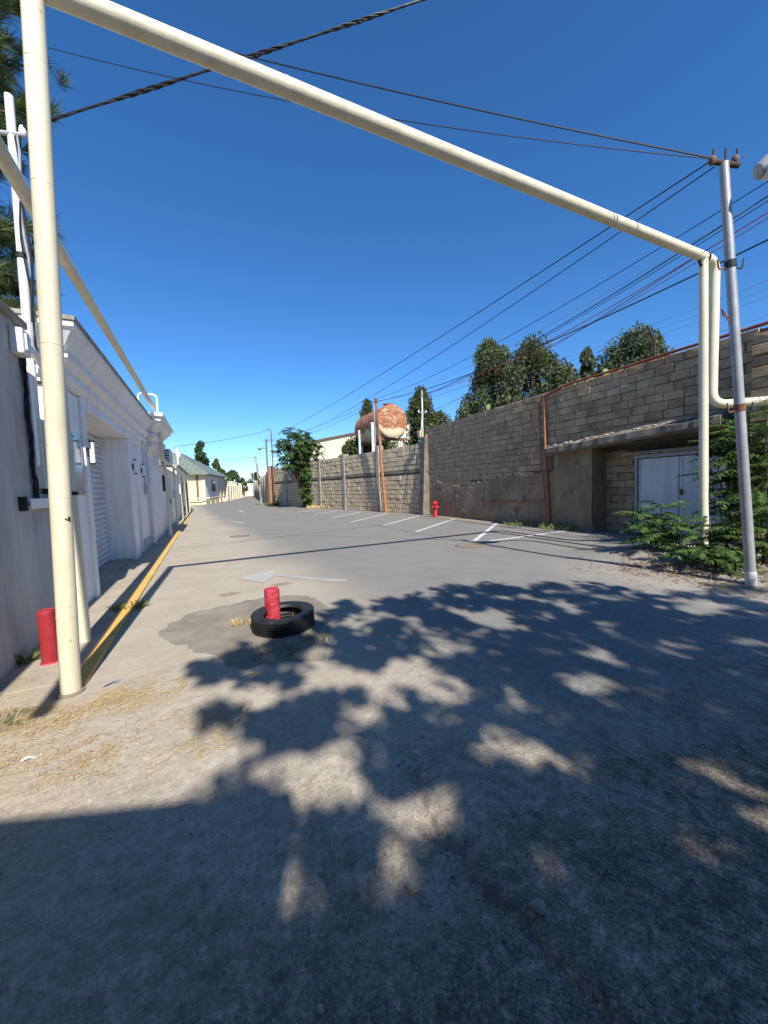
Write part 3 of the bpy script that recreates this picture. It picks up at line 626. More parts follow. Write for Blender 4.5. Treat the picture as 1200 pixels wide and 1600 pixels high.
for c in range(11):                                   # blocks at the back of the gate recess
    y = RC0+(c % 2)*.2+1.85
    while y < RC1-.05:
        L = min(.4, RC1-y); put_block(y+L/2, c*CH+.1, (L-.014)/.39, rec=.5); y += L
print('blocks', nb)
# cement render on the lower part: uneven sheet with thickness
def render_sheet(y0, y1, topf, name, off=.0):
    ny_, nz_ = int((y1-y0)/.035), 80; Yg = np.linspace(y0, y1, ny_)
    tp = np.array([float(topf(y)) for y in Yg])+.16*(vnoise(Yg, 3, 3, 2)-.5)+.1*(vnoise(Yg, 7, 11, 3)-.5)
    YY = np.repeat(Yg[:, None], nz_, 1); TT_ = np.repeat(tp[:, None], nz_, 1); ZZ = -.03+(TT_+.03)*np.linspace(0, 1, nz_)[None]
    d = .03*vnoise(YY, ZZ, 2.2, 11)+.02*vnoise(YY, ZZ, 7, 12)+.012*vnoise(YY, ZZ, 24, 13)
    row = np.floor(ZZ/.1905); jz = np.abs(ZZ/.1905-np.round(ZZ/.1905))*.1905; u = (YY+row*.2)/.4; jy = np.abs(u-np.round(u))*.4
    ghost = sst((vnoise(YY, ZZ, 1.3, 15)-.35)/.3)
    d = d-.02*ghost*np.maximum(np.exp(-(jz/.018)**2), np.exp(-(jy/.02)**2))
    d = d-.03*sst((ZZ-TT_+.06)/.06)
    V_ = np.stack([9.06+.03*YY-off-d, YY, ZZ], -1).reshape(-1, 3)
    i0 = (np.arange(ny_-1)[:, None]*nz_+np.arange(nz_-1)[None]).ravel()
    o = obj(name, V_, np.stack([i0, i0+1, i0+nz_+1, i0+nz_], 1), 'render', wall); o.data.polygons.foreach_set('use_smooth', [True]*len(o.data.polygons)); return o
render_sheet(RC1, 15.6, lambda y: (2.3 if y < 8.1 else plaster_top(y)), 'cement_render')
# concrete canopy slab over the gate
cb = B(); P0, P1 = 3.9, 8.1; n = 40; v = []; f = []
for k in range(n+1):
    y = P0+(P1-P0)*k/n; x = XR(y); j = .03*float(vnoise(y, 0, 7, 4)); j2 = .05*float(vnoise(y, 2, 5, 6)); tilt = .045*(y-P0)
    z0 = 2.34-tilt
    v += [(x+.02, y, z0), (x-.36-j*.5, y, z0-.03), (x-.4-j, y, z0+.02), (x-.385-j, y, z0+.14+j2*.6), (x-.2, y, z0+.2+j2*1.3), (x+.0, y, z0+.25+j2*1.8)]
for k in range(n):
    for q in range(5): f.append((k*6+q, (k+1)*6+q, (k+1)*6+q+1, k*6+q+1))
f += [tuple(range(6)), tuple(range(n*6+5, n*6-1, -1))]
cb.add(v, f); slab = cb.build('canopy_slab', 'dark_concrete', wall)
rb = B()
for k in range(70):
    y = rng.uniform(4, 8.05); s = rng.uniform(.02, .06); x = XR(y)-rng.uniform(.02, .33); z = 2.56-.045*(y-P0)+rng.uniform(-.01, .03)
    rb.lathe((x, y, z), [(0, -s*.6), (s, -.2*s), (s*.8, .3*s), (0, .55*s)], 6)
stuff(rb.build('mortar_rubble', 'concrete', slab))
# corner pier
for c in range(20):
    o = bpy.data.objects.new('pier_block', BV[c % 10]); COL.objects.link(o); o.parent = wall; rl = ROOTS[wall]
    o.location = (9.02-rl[0]+.02*(c % 2), 3.28-rl[1], c*CH+.1-rl[2]); o.scale = (2.2, 1.04, 1)
Rb(3.1, 3.5, -.5, .0, -.05, 3.96).build('pier_core', 'mortar', wall)
# gate
t = thing('metal_gate', 'white painted metal gate with rust spots set back under the concrete canopy', 'gate', (XR(5)+.5, 5, 0))
G0, G1 = 4.1, 5.95
Rb(G1, G1+.07, -.5, -.42, .0, 1.86).build('frame_post', 'steel', t); Rb(G0-.07, G0, -.5, -.42, .0, 1.86).build('frame_post', 'steel', t)
Rb(G0-.1, G1+.1, -.52, -.4, 1.86, 1.94).build('frame_head', 'steel', t)
Rb(G0-.15, G1+.3, -.5, -.3, 1.95, 2.02).build('lintel', 'concrete', t)
for (a, b_) in ((G0+.005, (G0+G1)/2-.006), ((G0+G1)/2+.006, G1-.005)):
    lf = Rb(a, b_, -.5, -.47, .03, 1.84).build('leaf', 'gate', t, bevel=.004)
    Rb(a+.03, b_-.03, -.47, -.455, .9, .95).build('rib', 'gate', lf)
    for k in (a+.02, b_-.05): Rb(k, k+.03, -.47, -.455, .05, 1.82).build('rib', 'gate', lf)
Rb(4.95, 5.0, -.455, -.42, .98, 1.1).build('handle', 'rust', t)
# rusty rails and poles on the wall
t = thing('coping_rail', 'dark red pipe rail lying along the top of the block wall', 'rail', (XR(6), 6, 3.98))
B().tube([(XR(8.5)-.05, 8.5, 3.86)]+[(XR(y)-.05, y, 4.02+.012*math.sin(y*3)) for y in (7.8, 7, 6, 5, 4.2, 3.1)], .032, 10).build('pipe', 'red_rail', t, True)
for y in (4.4, 6.0, 7.6): B().tube([(XR(y)-.05, y, 4.0), (XR(y)+.05, y, 3.97)], .014, 6).build('bracket', 'red_rail', t)
def rpole(y0, y1, z1, r, lab):
    t = thing('rusty_pipe', lab, 'pipe', (XR(y0)-.09, y0, 0))
    B().tube([(XR(y0)-.1, y0, -.02), (XR(y0)-.09, (y0+y1)/2+.02, z1*.5), (XR(y1)-.04, y1, z1)], r, 10).build('shaft', 'orange_rust', t, True)
    B().tube([(XR(y0)-.13, y0, 1.7), (XR(y0)+.02, y0, 1.7)], .012, 6).build('clip', 'rust', t)
rpole(8.22, 8.42, 3.86, .045, 'thick rusty orange pipe standing against the block wall')
rpole(8.3, 8.66, 3.84, .024, 'thin rusty orange pipe behind the thick one on the block wall')
t = thing('wall_pipe', 'thin rusty pipe running level low on the cement render', 'pipe', (XR(9.7)-.06, 9.7, .7))
B().tube([(XR(8.3)-.07, 8.3, 1.15), (XR(8.4)-.08, 8.5, .8), (XR(8.7)-.06, 8.75, .76), (XR(10)-.06, 10, .74), (XR(11.4)-.05, 11.4, .66)], .024, 8).build('pipe', 'orange_rust', t, True)
for y in (9.2, 10.8): B().tube([(XR(y)-.08, y, .75), (XR(y)+.02, y, .75)], .012, 6).build('clip', 'rust', t)
# barbed wire posts and strands
bps = []
names = ('nearest bent barbed wire post, above the gate canopy', 'bent barbed wire post on the wall left of the gate canopy', 'bent barbed wire post in front of the dark cypresses', 'farthest bent barbed wire post near the wall corner')
for y, nm in zip((5.37, 7.6, 10.1, 12.4), names):
    t = thing('barbed_wire_post', nm, 'post', (XR(y)+.1, y, 3.98), 'bent posts along the top of the block wall')
    x = XR(y)+.1
    B().tube([(x, y, 3.9), (x, y+.01, 4.42), (x-.02, y+.02, 4.46), (x-.22, y+.05, 4.75)], .024, 8).build('bar', 'old_iron', t, True)
    for k in range(3): B().tube([(x-.06-.07*k, y+.03, 4.52+.1*k), (x-.03-.07*k, y+.03, 4.54+.1*k)], .008, 5).build('hook', 'old_iron', t)
    bps.append(Vector((x, y, 4.42)))
t = thing('barbed_wire', 'thin barbed wire strands strung between the bent wall posts', 'wire', (XR(9), 9, 4.4))
for k in range(4):
    pts = []
    P = [Vector((XR(3.2)+.1, 3.2, 4.42))]+bps+[Vector((XR(15.5)+.1, 15.5, 4.42))]
    for a, b_ in zip(P, P[1:]):
        for j in range(10):
            s = j/10; q = a.lerp(b_, s); q.z += -.02+.11*k-.12*s*(1-s)+(.0 if k else -.2); q.x -= .075*k; pts.append(q)
    b = B().tube(pts, .0035, 4, False)
    for q in pts[::2]: b.tube([q+Vector((0, -.02, -.02)), q+Vector((0, .02, .02))], .0025, 4, False)
    b.build('strand', 'galv', t)
# hydrant
def hydrant(x, y):
    t = thing('fire_hydrant', 'red fire hydrant in front of the stained block wall', 'hydrant', (x, y, 0)); h = 'hydrant'
    B().lathe((x, y, 0), [(.15, 0), (.15, .03), (.1, .04), (.1, .1), (.085, .12), (.085, .5), (.1, .51), (.1, .55)], 18).build('barrel', h, t, True)
    B().lathe((x, y, .55), [(.115, 0), (.115, .025), (.1, .04), (.09, .09), (.06, .13), (.03, .145), (.03, .18), (0, .185)], 18).build('bonnet', h, t, True)
    for a in (-.35, 1.2, 2.8):
        d = Vector((-math.cos(a), -math.sin(a), 0)); c = Vector((x, y, .42))
        B().tube([c+d*.06, c+d*.12, c+d*.121, c+d*.15], [.045, .045, .055, .055], 12).build('outlet', 'hydrant' if a else 'galv', t, True)
hydrant(9.02, 14.15)

# ------------------------------------------------------------------ far block wall in bays
C0, C1 = Vector((9.42, 15.72, 0)), Vector((5.75, 36.3, 0))
fd = (C1-C0).normalized(); fn = Vector((-fd.y, fd.x, 0)) if Vector((-fd.y, fd.x, 0)).x < 0 else Vector((fd.y, -fd.x, 0))   # towards the street
fw = thing('bay_wall', 'tan stone block wall in bays between concrete posts beyond the corner', 'wall', tuple((C0+C1)/2))
LEN = (C1-C0).length
def Fb(s0, s1, o0, o1, z0, z1, b=None):
    b = b or B(); a, c = C0+fd*s0, C0+fd*s1
    q = [a+fn*o0, a+fn*o1, c+fn*o1, c+fn*o0]
    return b.hexa([(p.x, p.y, z0) for p in q]+[(p.x, p.y, z1) for p in q])
Fb(0, LEN, -.3, -.03, -.05, 3.36).build('core', 'mortar_tan', fw)
sposts = [3.75, 7.6, 11.1, 14.4, 17.6]
for s in sposts: Fb(s-.13, s+.13, -.3, .06, -.05, 3.5+.12*(s < 5)).build('post', 'concrete', fw, bevel=.015)
edges = [0]+sposts+[LEN]
for k, (a, b_) in enumerate(zip(edges, edges[1:])):
    Fb(a+.13, b_-.13, -.2, .012, 2.02, 2.16).build('ring_beam', 'dark_concrete', fw)
    bl = B()
    for c in range(14):
        z = c*.24+.02
        if 1.93 < z+.1 < 2.25: continue
        s = a+.14+(c % 2)*.1
        while s < b_-.16:
            L = min(rng.uniform(.25, .44), b_-.14-s)
            if L > .08:
                pr = rng.uniform(-.02, .015); j = lambda: rng.uniform(-.008, .008)
                Fb(s+j(), s+L-.026+j(), -.15, pr, z+j(), z+.214+j(), bl)
            s += L
    stuff(bl.build('blocks', 'block_tan', fw))
# buttress pillar at the corner with a broken top
t = thing('corner_pillar', 'pale cement pillar with crumbling top at the corner of the two walls', 'pillar', (9.3, 15.5, 0))
b = B(); b.hexa([(9.1, 15.3, -.05), (9.6, 15.3, -.05), (9.6, 15.74, -.05), (9.1, 15.74, -.05), (9.36, 15.4, 3.74), (9.6, 15.4, 3.74), (9.6, 15.72, 3.7), (9.36, 15.72, 3.7)]); b.build('shaft', 'dark_concrete', t, bevel=.03)
b = B(); b.box(9.1, 9.3, 15.4, 15.6, 3.6, 3.9); b.build('brick_cap', 'block_tan', t)
t = thing('antenna_pole', 'white pole with cross bars standing on the wall corner pillar', 'pole', (9.42, 15.66, 3.8))
B().tube([(9.42, 15.66, 3.7), (9.43, 15.66, 5.6)], .035, 10).build('shaft', 'white_paint', t, True)
B().tube([(9.43, 15.66, 5.45), (9.43, 15.66, 5.8)], .05, 8).build('cap', 'steel', t)
B().tube([(9.2, 15.66, 4.75), (9.66, 15.66, 4.78)], .02, 6).build('cross_bar', 'galv', t)
for dx in (-.2, .2): B().lathe((9.43+dx, 15.66, 4.77), [(.02, 0), (.04, .03), (.03, .07), (0, .1)], 10).build('insulator', 'plastic_white', t, True)
B().tube([(9.3, 15.6, 3.8), (9.41, 15.66, 4.6)], .02, 6).build('brace', 'white_paint', t)
# leaning rusty pole
t = thing('leaning_pole', 'rust red leaning utility pole in front of the bay wall', 'pole', (8.72, 18.5, 0))
B().tube([(8.72, 18.5, -.05), (8.4, 18.64, 5.95)], [.075, .06], 12).build('shaft', 'orange_rust', t, True)
B().tube([(8.41, 18.64, 5.75), (8.40, 18.64, 6.0)], .085, 10).build('cap', 'rust', t)
B().tube([(8.3, 18.5, 5.85), (8.5, 18.8, 5.85)], .02, 6).build('bracket', 'rust', t)
for (s, o, z1, r, lab) in ((6.0, -.25, 4.75, .06, 'short white pipe sticking up behind the bay wall'), (4.55, -.25, 5.0, .085, 'thick white pipe below the rusty tank'), (4.4, -.32, 6.2, .025, 'thin grey pole beside the thick white pipe')):
    p = C0+fd*s+fn*o
    t = thing('vent_stack', lab, 'pipe', (p.x, p.y, 3.3)); B().tube([(p.x, p.y, 3.2), (p.x, p.y, z1)], r, 12).build('shaft', 'white_paint' if r > .03 else 'galv', t, True)
    B().lathe((p.x, p.y, z1), [(r*1.25, -.04), (r*1.25, .02), (0, .05)], 12).build('cap', 'white_paint' if r > .03 else 'galv', t, True)
# rusty tank
TX, TY, TZ, TR = 10.15, 20.2, 5.16, .96
ta = math.radians(2); t = thing('storage_tank', 'large rusty cylindrical tank with peeling cream paint above the bay wall', 'tank', (TX, TY+1.8, 0))
TM = Matrix.Rotation(-math.radians(90), 3, 'X')
B().lathe((TX, TY, TZ), [(0, -.1), (.4, -.085), (.75, -.045), (.93, .0), (TR, .03), (TR, 3.7), (.9, 3.76), (0, 3.85)], 40, tilt=TM).build('shell', 'tank', t, True)
for yy in (.06, 1.25, 2.45, 3.6): B().lathe((TX, TY+yy, TZ), [(TR+.012, -.02), (TR+.012, .02)], 40, tilt=TM).build('weld_band', 'rust', t, True)
B().lathe((TX+.0, TY+.6, TZ+TR-.03), [(.24, 0), (.24, .12), (.28, .12), (.28, .15), (0, .16)], 18).build('hatch', 'rust', t, True)
for yy in (.35, 3.2):
    for xx in (-.7, .7): B().tube([(TX+xx, TY+yy, 0), (TX+xx, TY+yy, TZ-.66)], .07, 10).build('leg', 'pale_wall', t)
    b = B(); b.box(TX-.9, TX+.95, TY+yy-.1, TY+yy+.1, TZ-TR-.12, TZ-TR+.02); b.build('saddle', 'rust', t)
b = B(); b.box(TX+.5, TX+.95, TY+.2, TY+.3, TZ-TR+.02, TZ-.45); b.build('end_plate', 'pale_wall', t)
# cream building behind
t = thing('warehouse', 'cream gabled building with red brown roof edge behind the bay wall', 'building', (18, 50, 0))
b = B(); P = [(11.0, 48.4, 0), (24, 42.6, 0), (27, 50, 0), (14, 56, 0)]
v = P+[(11.0, 48.4, 6.9), (24, 42.6, 9.2), (27, 50, 9.2), (14, 56, 6.9)]
b.hexa(v); b.build('wall', 'cream_wall', t)
b = B(); b.hexa([(10.8, 48.2, 6.9), (24.1, 42.3, 9.25), (27.3, 50.2, 9.25), (13.8, 56.3, 6.9), (10.8, 48.2, 7.08), (24.1, 42.3, 9.43), (27.3, 50.2, 9.43), (13.8, 56.3, 7.08)]); b.build('roof', 'brown', t)
# farther right: dark wall running to the end, poles and street lamp
D0, D1 = Vector((5.55, 36.6, 0)), Vector((11.6, 104, 0)); dd = (D1-D0).normalized(); dn = Vector((-dd.y, dd.x, 0))
t = thing('far_right_wall', 'long shaded block wall on the right running to the street end', 'wall', tuple(D0))
b = B(); b.obox(((D0+D1)/2)[:2], dd[:2], dn[:2], (D1-D0).length/2, .18, -.05, 2.9); b.build('wall_body', 'block_tan', t)
for k in range(14):
    p = D0+dd*(k*4.8+.3)+dn*.1; b = B(); b.obox(p[:2], dd[:2], dn[:2], .18, .2, -.05, 3.1); b.build('post', 'concrete', t)
b = B(); b.box(5.35, 5.8, 36.0, 36.45, -.05, 3.6); b.build('brick_pier', 'brick', t)
def fpole(x, y, z, r, m, lab, lean=0, extra=None):
    t = thing('utility_pole', lab, 'pole', (x, y, 0)); B().tube([(x, y, -.05), (x+lean, y, z)], [r, r*.8], 10).build('shaft', m, t, True)
    B().tube([(x+lean-.25, y, z-.15), (x+lean+.25, y, z-.12)], .03, 6).build('cross_arm', 'rust', t)
    for dx in (-.2, .2): B().lathe((x+lean+dx, y, z-.11), [(.025, 0), (.04, .04), (.03, .08), (0, .11)], 8).build('insulator', 'plastic_white', t, True)
    if extra: extra(t)
def lamp_arm(t):
    B().tube([(5.22, 35.6, 5.1), (4.95, 35.5, 5.15), (4.7, 35.4, 5.1)], .03, 8).build('arm', 'rust', t)
    hd_ = B().lathe((4.62, 35.3, 5.08), [(0, -.3), (.1, -.25), (.16, 0), (.13, .25), (0, .35)], 12, axis='y').build('lamp_head', 'galv', t, True)
    B().lathe((4.62, 35.3, 5.02), [(0, -.2), (.1, -.1), (.11, .15), (0, .25)], 12, axis='y').build('lens', 'lamp_glass', hd_, True)
fpole(5.22, 35.6, 5.9, .08, 'brown', 'dark wooden pole with a street lamp at the far wall corner', 0.02, lamp_arm)
fpole(4.95, 38.5, 4.7, .09, 'concrete', 'leaning grey pole just behind the lamp pole', -.35)
fpole(7.2, 58, 5.2, .1, 'concrete', 'distant concrete pole along the shaded right wall')
fpole(9.2, 82, 5.2, .1, 'concrete', 'farthest tiny pole near the end of the street')
t = thing('curved_pole', 'tall thin rust pole with a curved tip beside the leafy tree', 'pole', (5.62, 35.0, 0))
B().tube([(5.62, 35, -.05), (5.62, 35, 6.4), (5.6, 35, 6.6), (5.5, 35, 6.72), (5.3, 35, 6.78)], [.07, .05, .04, .035, .03], 8).build('shaft', 'rust', t, True)
B().lathe((5.62, 35, 3.4), [(.09, 0), (.09, .08)], 10).build('collar', 'rust', t)

# ------------------------------------------------------------------ near right steel pole and lamp
t = thing('steel_pole', 'grey steel utility pole with wire hooks at the right', 'pole', (5.94, 2.29, .1))
PB, PTp = Vector((5.94, 2.29, .05)), Vector((5.53, 2.48, 4.9))
B().tube([PB, PTp], [.054, .046], 20).build('shaft', 'steel', t, True)
B().tube([PB, PB.lerp(PTp, .035)], .057, 20).build('sunlit_foot', 'pale_wall', t, True)  # sunlight on the pole foot, painted as a pale sleeve
for s, nm in ((.765, 'black'), (.43, 'rust')):
    q = PB.lerp(PTp, s); ct = B().tube([q, PB.lerp(PTp, s+.016)], .057, 18).build('clamp', nm, t)
    for sg in (-1, 1):
        e = R_*sg
        B().tube([q+e*.06, q+e*.13+Vector((0, 0, -.01)), q+e*.14+Vector((0, 0, .02)), q+e*.15+Vector((0, 0, .1))], .009, 6).build('hook', 'rust' if sg < 0 else 'black', ct, True)
q = PB.lerp(PTp, .655); B().tube([q-R_*.05, q-R_*.12, q-R_*.14+Vector((0, 0, .08)), q-R_*.1+Vector((0, 0, .02)), q-R_*.04+Vector((0, 0, -.08))], .008, 6).build('hook', 'rust', t)
hb_ = B().tube([PTp-R_*.16+Vector((0, 0, .03)), PTp+R_*.17-Vector((0, 0, .03))], .028, 8).build('top_bar', 'old_iron', t)
for s in (-.12, .02, .15): B().tube([PTp+R_*s, PTp+R_*s+Vector((0, 0, .16-.06*abs(s)))], .011, 6).build('pin', 'old_iron', hb_)
for s in (-.13, .13): B().lathe(tuple(PTp+R_*s+Vector((0, 0, .02))), [(.02, -.03), (.04, 0), (.035, .04), (.02, .06), (0, .065)], 10).build('insulator', 'brown', hb_, True)
t = thing('street_lamp', 'street lamp head reaching in at the right edge above the wires', 'street lamp', (6.75, 1.3, .2))
LH = Vector((5.69, 2.11, 4.66))
B().tube([(6.75, 1.3, .1), (6.75, 1.3, 4.8), (6.72, 1.33, 5.0), (6.6, 1.42, 5.08), LH+Vector((.35, -.25, .2))], [.06, .05, .045, .04, .035], 12).build('pole', 'galv', t, True)
tl = Matrix.Rotation(math.radians(-36), 3, 'Z') @ Matrix.Rotation(math.radians(-18), 3, 'Y')
hd_ = B().lathe(tuple(LH+Vector((.1, -.07, .05))), [(0, -.3), (.07, -.28), (.12, -.18), (.135, 0), (.11, .2), (.06, .34), (0, .36)], 20, tilt=tl @ Matrix.Rotation(math.radians(90), 3, 'Y')).build('lamp_head', 'steel', t, True)
B().lathe(tuple(LH+Vector((.06, -.05, .0))), [(0, -.22), (.07, -.19), (.1, -.1), (.105, 0), (.08, .16), (0, .24)], 20, tilt=tl @ Matrix.Rotation(math.radians(90), 3, 'Y')).build('lens', 'lamp_glass', hd_, True)

# ------------------------------------------------------------------ overhead wires
def wire(name, a, b_, sag, r, mat, lab, n=36, twist=0):
    a, b_ = Vector(a), Vector(b_); t = thing(name, lab, 'wire', tuple(a))
    pts = [a.lerp(b_, k/n)-Vector((0, 0, 4*sag*(k/n)*(1-k/n))) for k in range(n+1)]
    if not twist: B().tube(pts, r, 6).build('strand', mat, t, True)
    else:
        ax = (b_-a).normalized(); u = ax.orthogonal().normalized(); w_ = ax.cross(u)
        n2 = 260
        for j in range(3):
            pp = []
            for k in range(n2+1):
                s = k/n2; th = s*twist*2*math.pi+j*2.09; q = a.lerp(b_, s)-Vector((0, 0, 4*sag*s*(1-s))); e = 1+.7*math.sin(s*twist*2.1+1.3)
                pp.append(q+(u*math.cos(th)+w_*math.sin(th))*r*.9*e)
            B().tube(pp, r, 6).build('strand', mat, t, True)
    return t
tw0, tw1 = Vector((-1.47, 5.33, 5.2)), Vector((2.49, 4.24, 7.07))
wire('twisted_cable', tw0, tw0+(tw1-tw0)*1.9, .05, .0095, 'cable', 'thick black twisted cable slanting across the top of the sky', twist=20)
wire('overhead_wire', PTp+R_*-.13+Vector((0, 0, .06)), (-2.69, 8.47, 9.45), .12, .009, 'cable', 'upper thin black wire crossing from the steel pole to the left')
wire('overhead_wire', PTp+R_*-.12+Vector((0, 0, .05)), (-2.72, 8.45, 8.75), .22, .006, 'cable', 'lower thin wire crossing from the steel pole to the left')
LT = Vector((8.4, 18.64, 5.9)); FT = Vector((5.24, 35.6, 5.85)); CT = Vector((9.43, 15.66, 5.6))
wl = [(PTp+R_*-.13+Vector((0, 0, .04)), FT+Vector((-.2, 0, 0)), .3, .008, 'cable', 'topmost wire from the steel pole to the far lamp pole'),
      (PTp+R_*-.1+Vector((0, 0, -.03)), (5.4, 35.6, 5.75), .75, .007, 'cable', 'second wire from the steel pole sagging to the far lamp pole'),
      ((8.29, 3.15, 6.42), LT+Vector((0, 0, .05)), .38, .008, 'cable', 'thin black wire passing the steel pole top to the leaning pole'),
      ((8.29, 3.13, 6.34), LT+Vector((0, 0, -.1)), .5, .005, 'pale_cable', 'faint grey wire running to the leaning pole'),
      ((8.28, 3.13, 6.12), CT+Vector((.1, 0, 0)), .32, .011, 'cable', 'double black wire behind the steel pole to the wall corner pole'),
      ((8.28, 3.13, 6.06), CT+Vector((-.1, 0, -.12)), .33, .007, 'cable', 'black wire just under the double wire'),
      ((8.17, 3.16, 5.93), CT+Vector((-.1, 0, -.06)), .42, .009, 'red_cable', 'red cable running to the wall corner pole'),
      ((8.17, 3.16, 5.87), CT+Vector((.1, 0, -.2)), .44, .006, 'red_cable', 'thin red cable just under the thicker red cable'),
      ((8.24, 3.1, 5.56), LT+Vector((.05, 0, -.05)), .42, .013, 'cable', 'lowest thick black cable crossing the arch to the leaning pole'),
      (LT, FT, .35, .009, 'cable', 'wire from the leaning pole to the far lamp pole'),
      (LT+Vector((.1, 0, -.1)), FT+Vector((.2, 0, 0)), .5, .009, 'cable', 'lower wire from the leaning pole to the far lamp pole'),
      (CT+Vector((.2, 0, -.85)), (7.0, 3.3, 4.75), .2, .006, 'cable', 'knotted thin wire from the corner pole to the pipe arch'),
      ((-1.3, 26, 4.2), (5.6, 35, 6.7), .15, .012, 'cable', 'wire crossing the far street from the satellite dish to the curved pole'),
      ((-4, 60, 6.2), (4.6, 38.5, 4.7), .5, .014, 'cable', 'wire crossing the far street from the roof tree to the grey pole')]
for a, b_, sg, r, mt_, lb in wl:
    a = Vector(a); b_ = Vector(b_)
    if a.x > 8 and a.y < 3.5: a = a+(a-b_)*.35; sg *= 1.6
    wire('overhead_wire', a, b_, sg, r, mt_, lb)

# ------------------------------------------------------------------ bollards and tyre
def bollard(x, y, z0, z1, r, lab, mat, lean=(0, 0)):
    t = thing('bollard', lab, 'bollard', (x, y, z0), 'short red pipe bollards')
    b = B(); n = 26; prof = [(r, 0), (r*1.0, .25*(z1-z0)), (r, .6*(z1-z0)), (r*1.01, .93*(z1-z0)), (r*.98, .985*(z1-z0)), (r*.9, (z1-z0)), (r*.8, (z1-z0)-.006), (0, (z1-z0)-.004)]
    b.lathe((x, y, z0), prof, n)
    b.v = [(vx+lean[0]*(vz-z0)+.0012*math.sin(vz*40+vx*90), vy+lean[1]*(vz-z0), vz) for vx, vy, vz in b.v]; b.build('body', mat, t, True)
    B().lathe((x, y, z0), [(r*1.25, 0), (r*1.18, .012), (r*1.0, .02)], 20).build('foot_ring', 'red_worn', t, True)
bollard(-1.27, 4.1, .0, .46, .06, 'smooth red pipe bollard beside the left gas pipe post', 'red')
bollard(.58, 4.12, 0.0, .37, .078, 'scuffed red bollard standing inside the old tyre', 'red_worn', (0, 0))
t = thing('tyre', 'old black car tyre lying flat around the scuffed red bollard', 'tyre', (.66, 3.95, 0))
TT = Matrix.Rotation(math.radians(-2), 3, 'Y') @ Matrix.Rotation(math.radians(2.5), 3, 'X'); tc = (.655, 3.93, .012)
prof = []
ro, ri, wd = .31, .19, .19
oc = [(ri, .028), (ri+.012, .006), (ri+.05, 0.), (ro-.035, .002), (ro-.012, .014), (ro-.002, .035)]
for k in range(4):           # tread ribs with grooves
    z0 = .035+k*.0325; oc += [(ro, z0+.002), (ro, z0+.022), (ro-.008, z0+.024), (ro-.008, z0+.031)]
oc += [(ro-.001, .168), (ro-.012, .18), (ro-.035, .19), (ri+.06, .188), (ri+.05, .184), (ri+.012, .186), (ri, .165), (ri-.004, .155), (ri+.004, .145), (ri+.06, .14), (ri+.085, .1), (ri+.06, .05), (ri+.004, .045), (ri-.004, .035), (ri, .028)]
oc = [(r_, z_*.84) for r_, z_ in oc]
B().lathe(tc, oc, 56, tilt=TT).build('casing', 'rubber', t, True)
tb = B()
for k in range(72):          # shoulder lugs
    a = 2*math.pi*k/72
    for zc in (.022, .1445):
        P = []
        for z in (zc-.008, zc+.008):
            for r, da in ((ro-.02, -.02), (ro+.0025, -.02), (ro+.0025, .02), (ro-.02, .02)):
                P.append(TT @ Vector((r*math.cos(a+da), r*math.sin(a+da), z))+Vector(tc))
        tb.hexa(P)
stuff(tb.build('tread_lugs', 'rubber', t))

# ------------------------------------------------------------------ vegetation
def quads(C, Dx, Dy, sx, sy, bend=0):      # rectangles -> rhombic leaves
    n = len(C); sx = np.broadcast_to(sx, n)[:, None]; sy = np.broadcast_to(sy, n)[:, None]
    v = np.stack([C-Dx*sx, C-Dy*sy*.9, C+Dx*sx, C+Dy*sy], 1).reshape(-1, 3)
    return v, np.arange(n*4).reshape(-1, 4)
def unit(a): return a/np.maximum(1e-9, np.linalg.norm(a, axis=1, keepdims=True))
def leaf_cloud(centers, rad, per, size, updown=.3, flat=.7):
    C = np.repeat(centers, per, 0); R = np.repeat(np.broadcast_to(rad, len(centers)), per)[:, None]
    P = C+unit(rng.normal(size=C.shape))*R*(rng.random((len(C), 1))**.45)*np.array([1, 1, flat])
    d = unit(rng.normal(size=P.shape)*np.array([1, 1, updown])+np.array([0, 0, -.1])); e = unit(np.cross(d, rng.normal(size=P.shape)))
    s = size*rng.uniform(.6, 1.35, len(P)); return quads(P, e, d, s*.5, s)
def limb_set(base, top, cents, r0, b, count=10):
    base, top = Vector(base), Vector(top); n = 8
    mid = [base.lerp(top, k/n)+Vector((.05*math.sin(k*1.3), .05*math.cos(k*1.7), 0)) for k in range(n+1)]
    b.tube(mid, [r0*(1-.75*k/n) for k in range(n+1)], 9)
    for k in range(count):
        c = Vector(cents[int(rng.integers(len(cents)))]); s = min(.95, max(.25, (c.z-base.z)/(top.z-base.z)*.7)); st = base.lerp(top, s)
        b.tube([st, st.lerp(c, .5)+Vector((0, 0, .1)), c], [r0*.35*(1-s*.5), r0*.2, r0*.06], 6)
def cypress(x, y, z0, zt, rad, lab, mat='cypress', per=300, lobes=75, size=.066, name='cypress_tree', cat='tree', shape=1.0, group=None, clump=.25):
    t = thing(name, lab, cat, (x, y, 0), group); cs = []
    for k in range(lobes):
        s = rng.random()**.8; z = z0+(zt-z0)*s; r = rad*((1-s)**.62*1.1+.08)*(min(1, .45+s*3.0))*shape*rng.uniform(.4, 1.28); a = rng.uniform(0, 2*math.pi)
        cs.append((x+math.cos(a)*r, y+math.sin(a)*r, z))
    cs.append((x, y, zt-.1)); cs = np.array(cs); rr = clump*rad*rng.uniform(.7, 1.3, len(cs))
    v, f = leaf_cloud(cs, rr, per, size, 1.6, 1.5 if mat == 'cypress' else 1.0)
    b = B(); limb_set((x, y, 0), (x, y, zt-.3), cs, .12+rad*.04, b, 12); b.build('trunk', 'bark', t, True)
    obj('crown', v, f, mat, t); return t
cypress(11.2, 12.9, 2.2, 7.0, 1.35, 'tall dark cypress farthest left behind the block wall', group='cypresses behind the block wall')
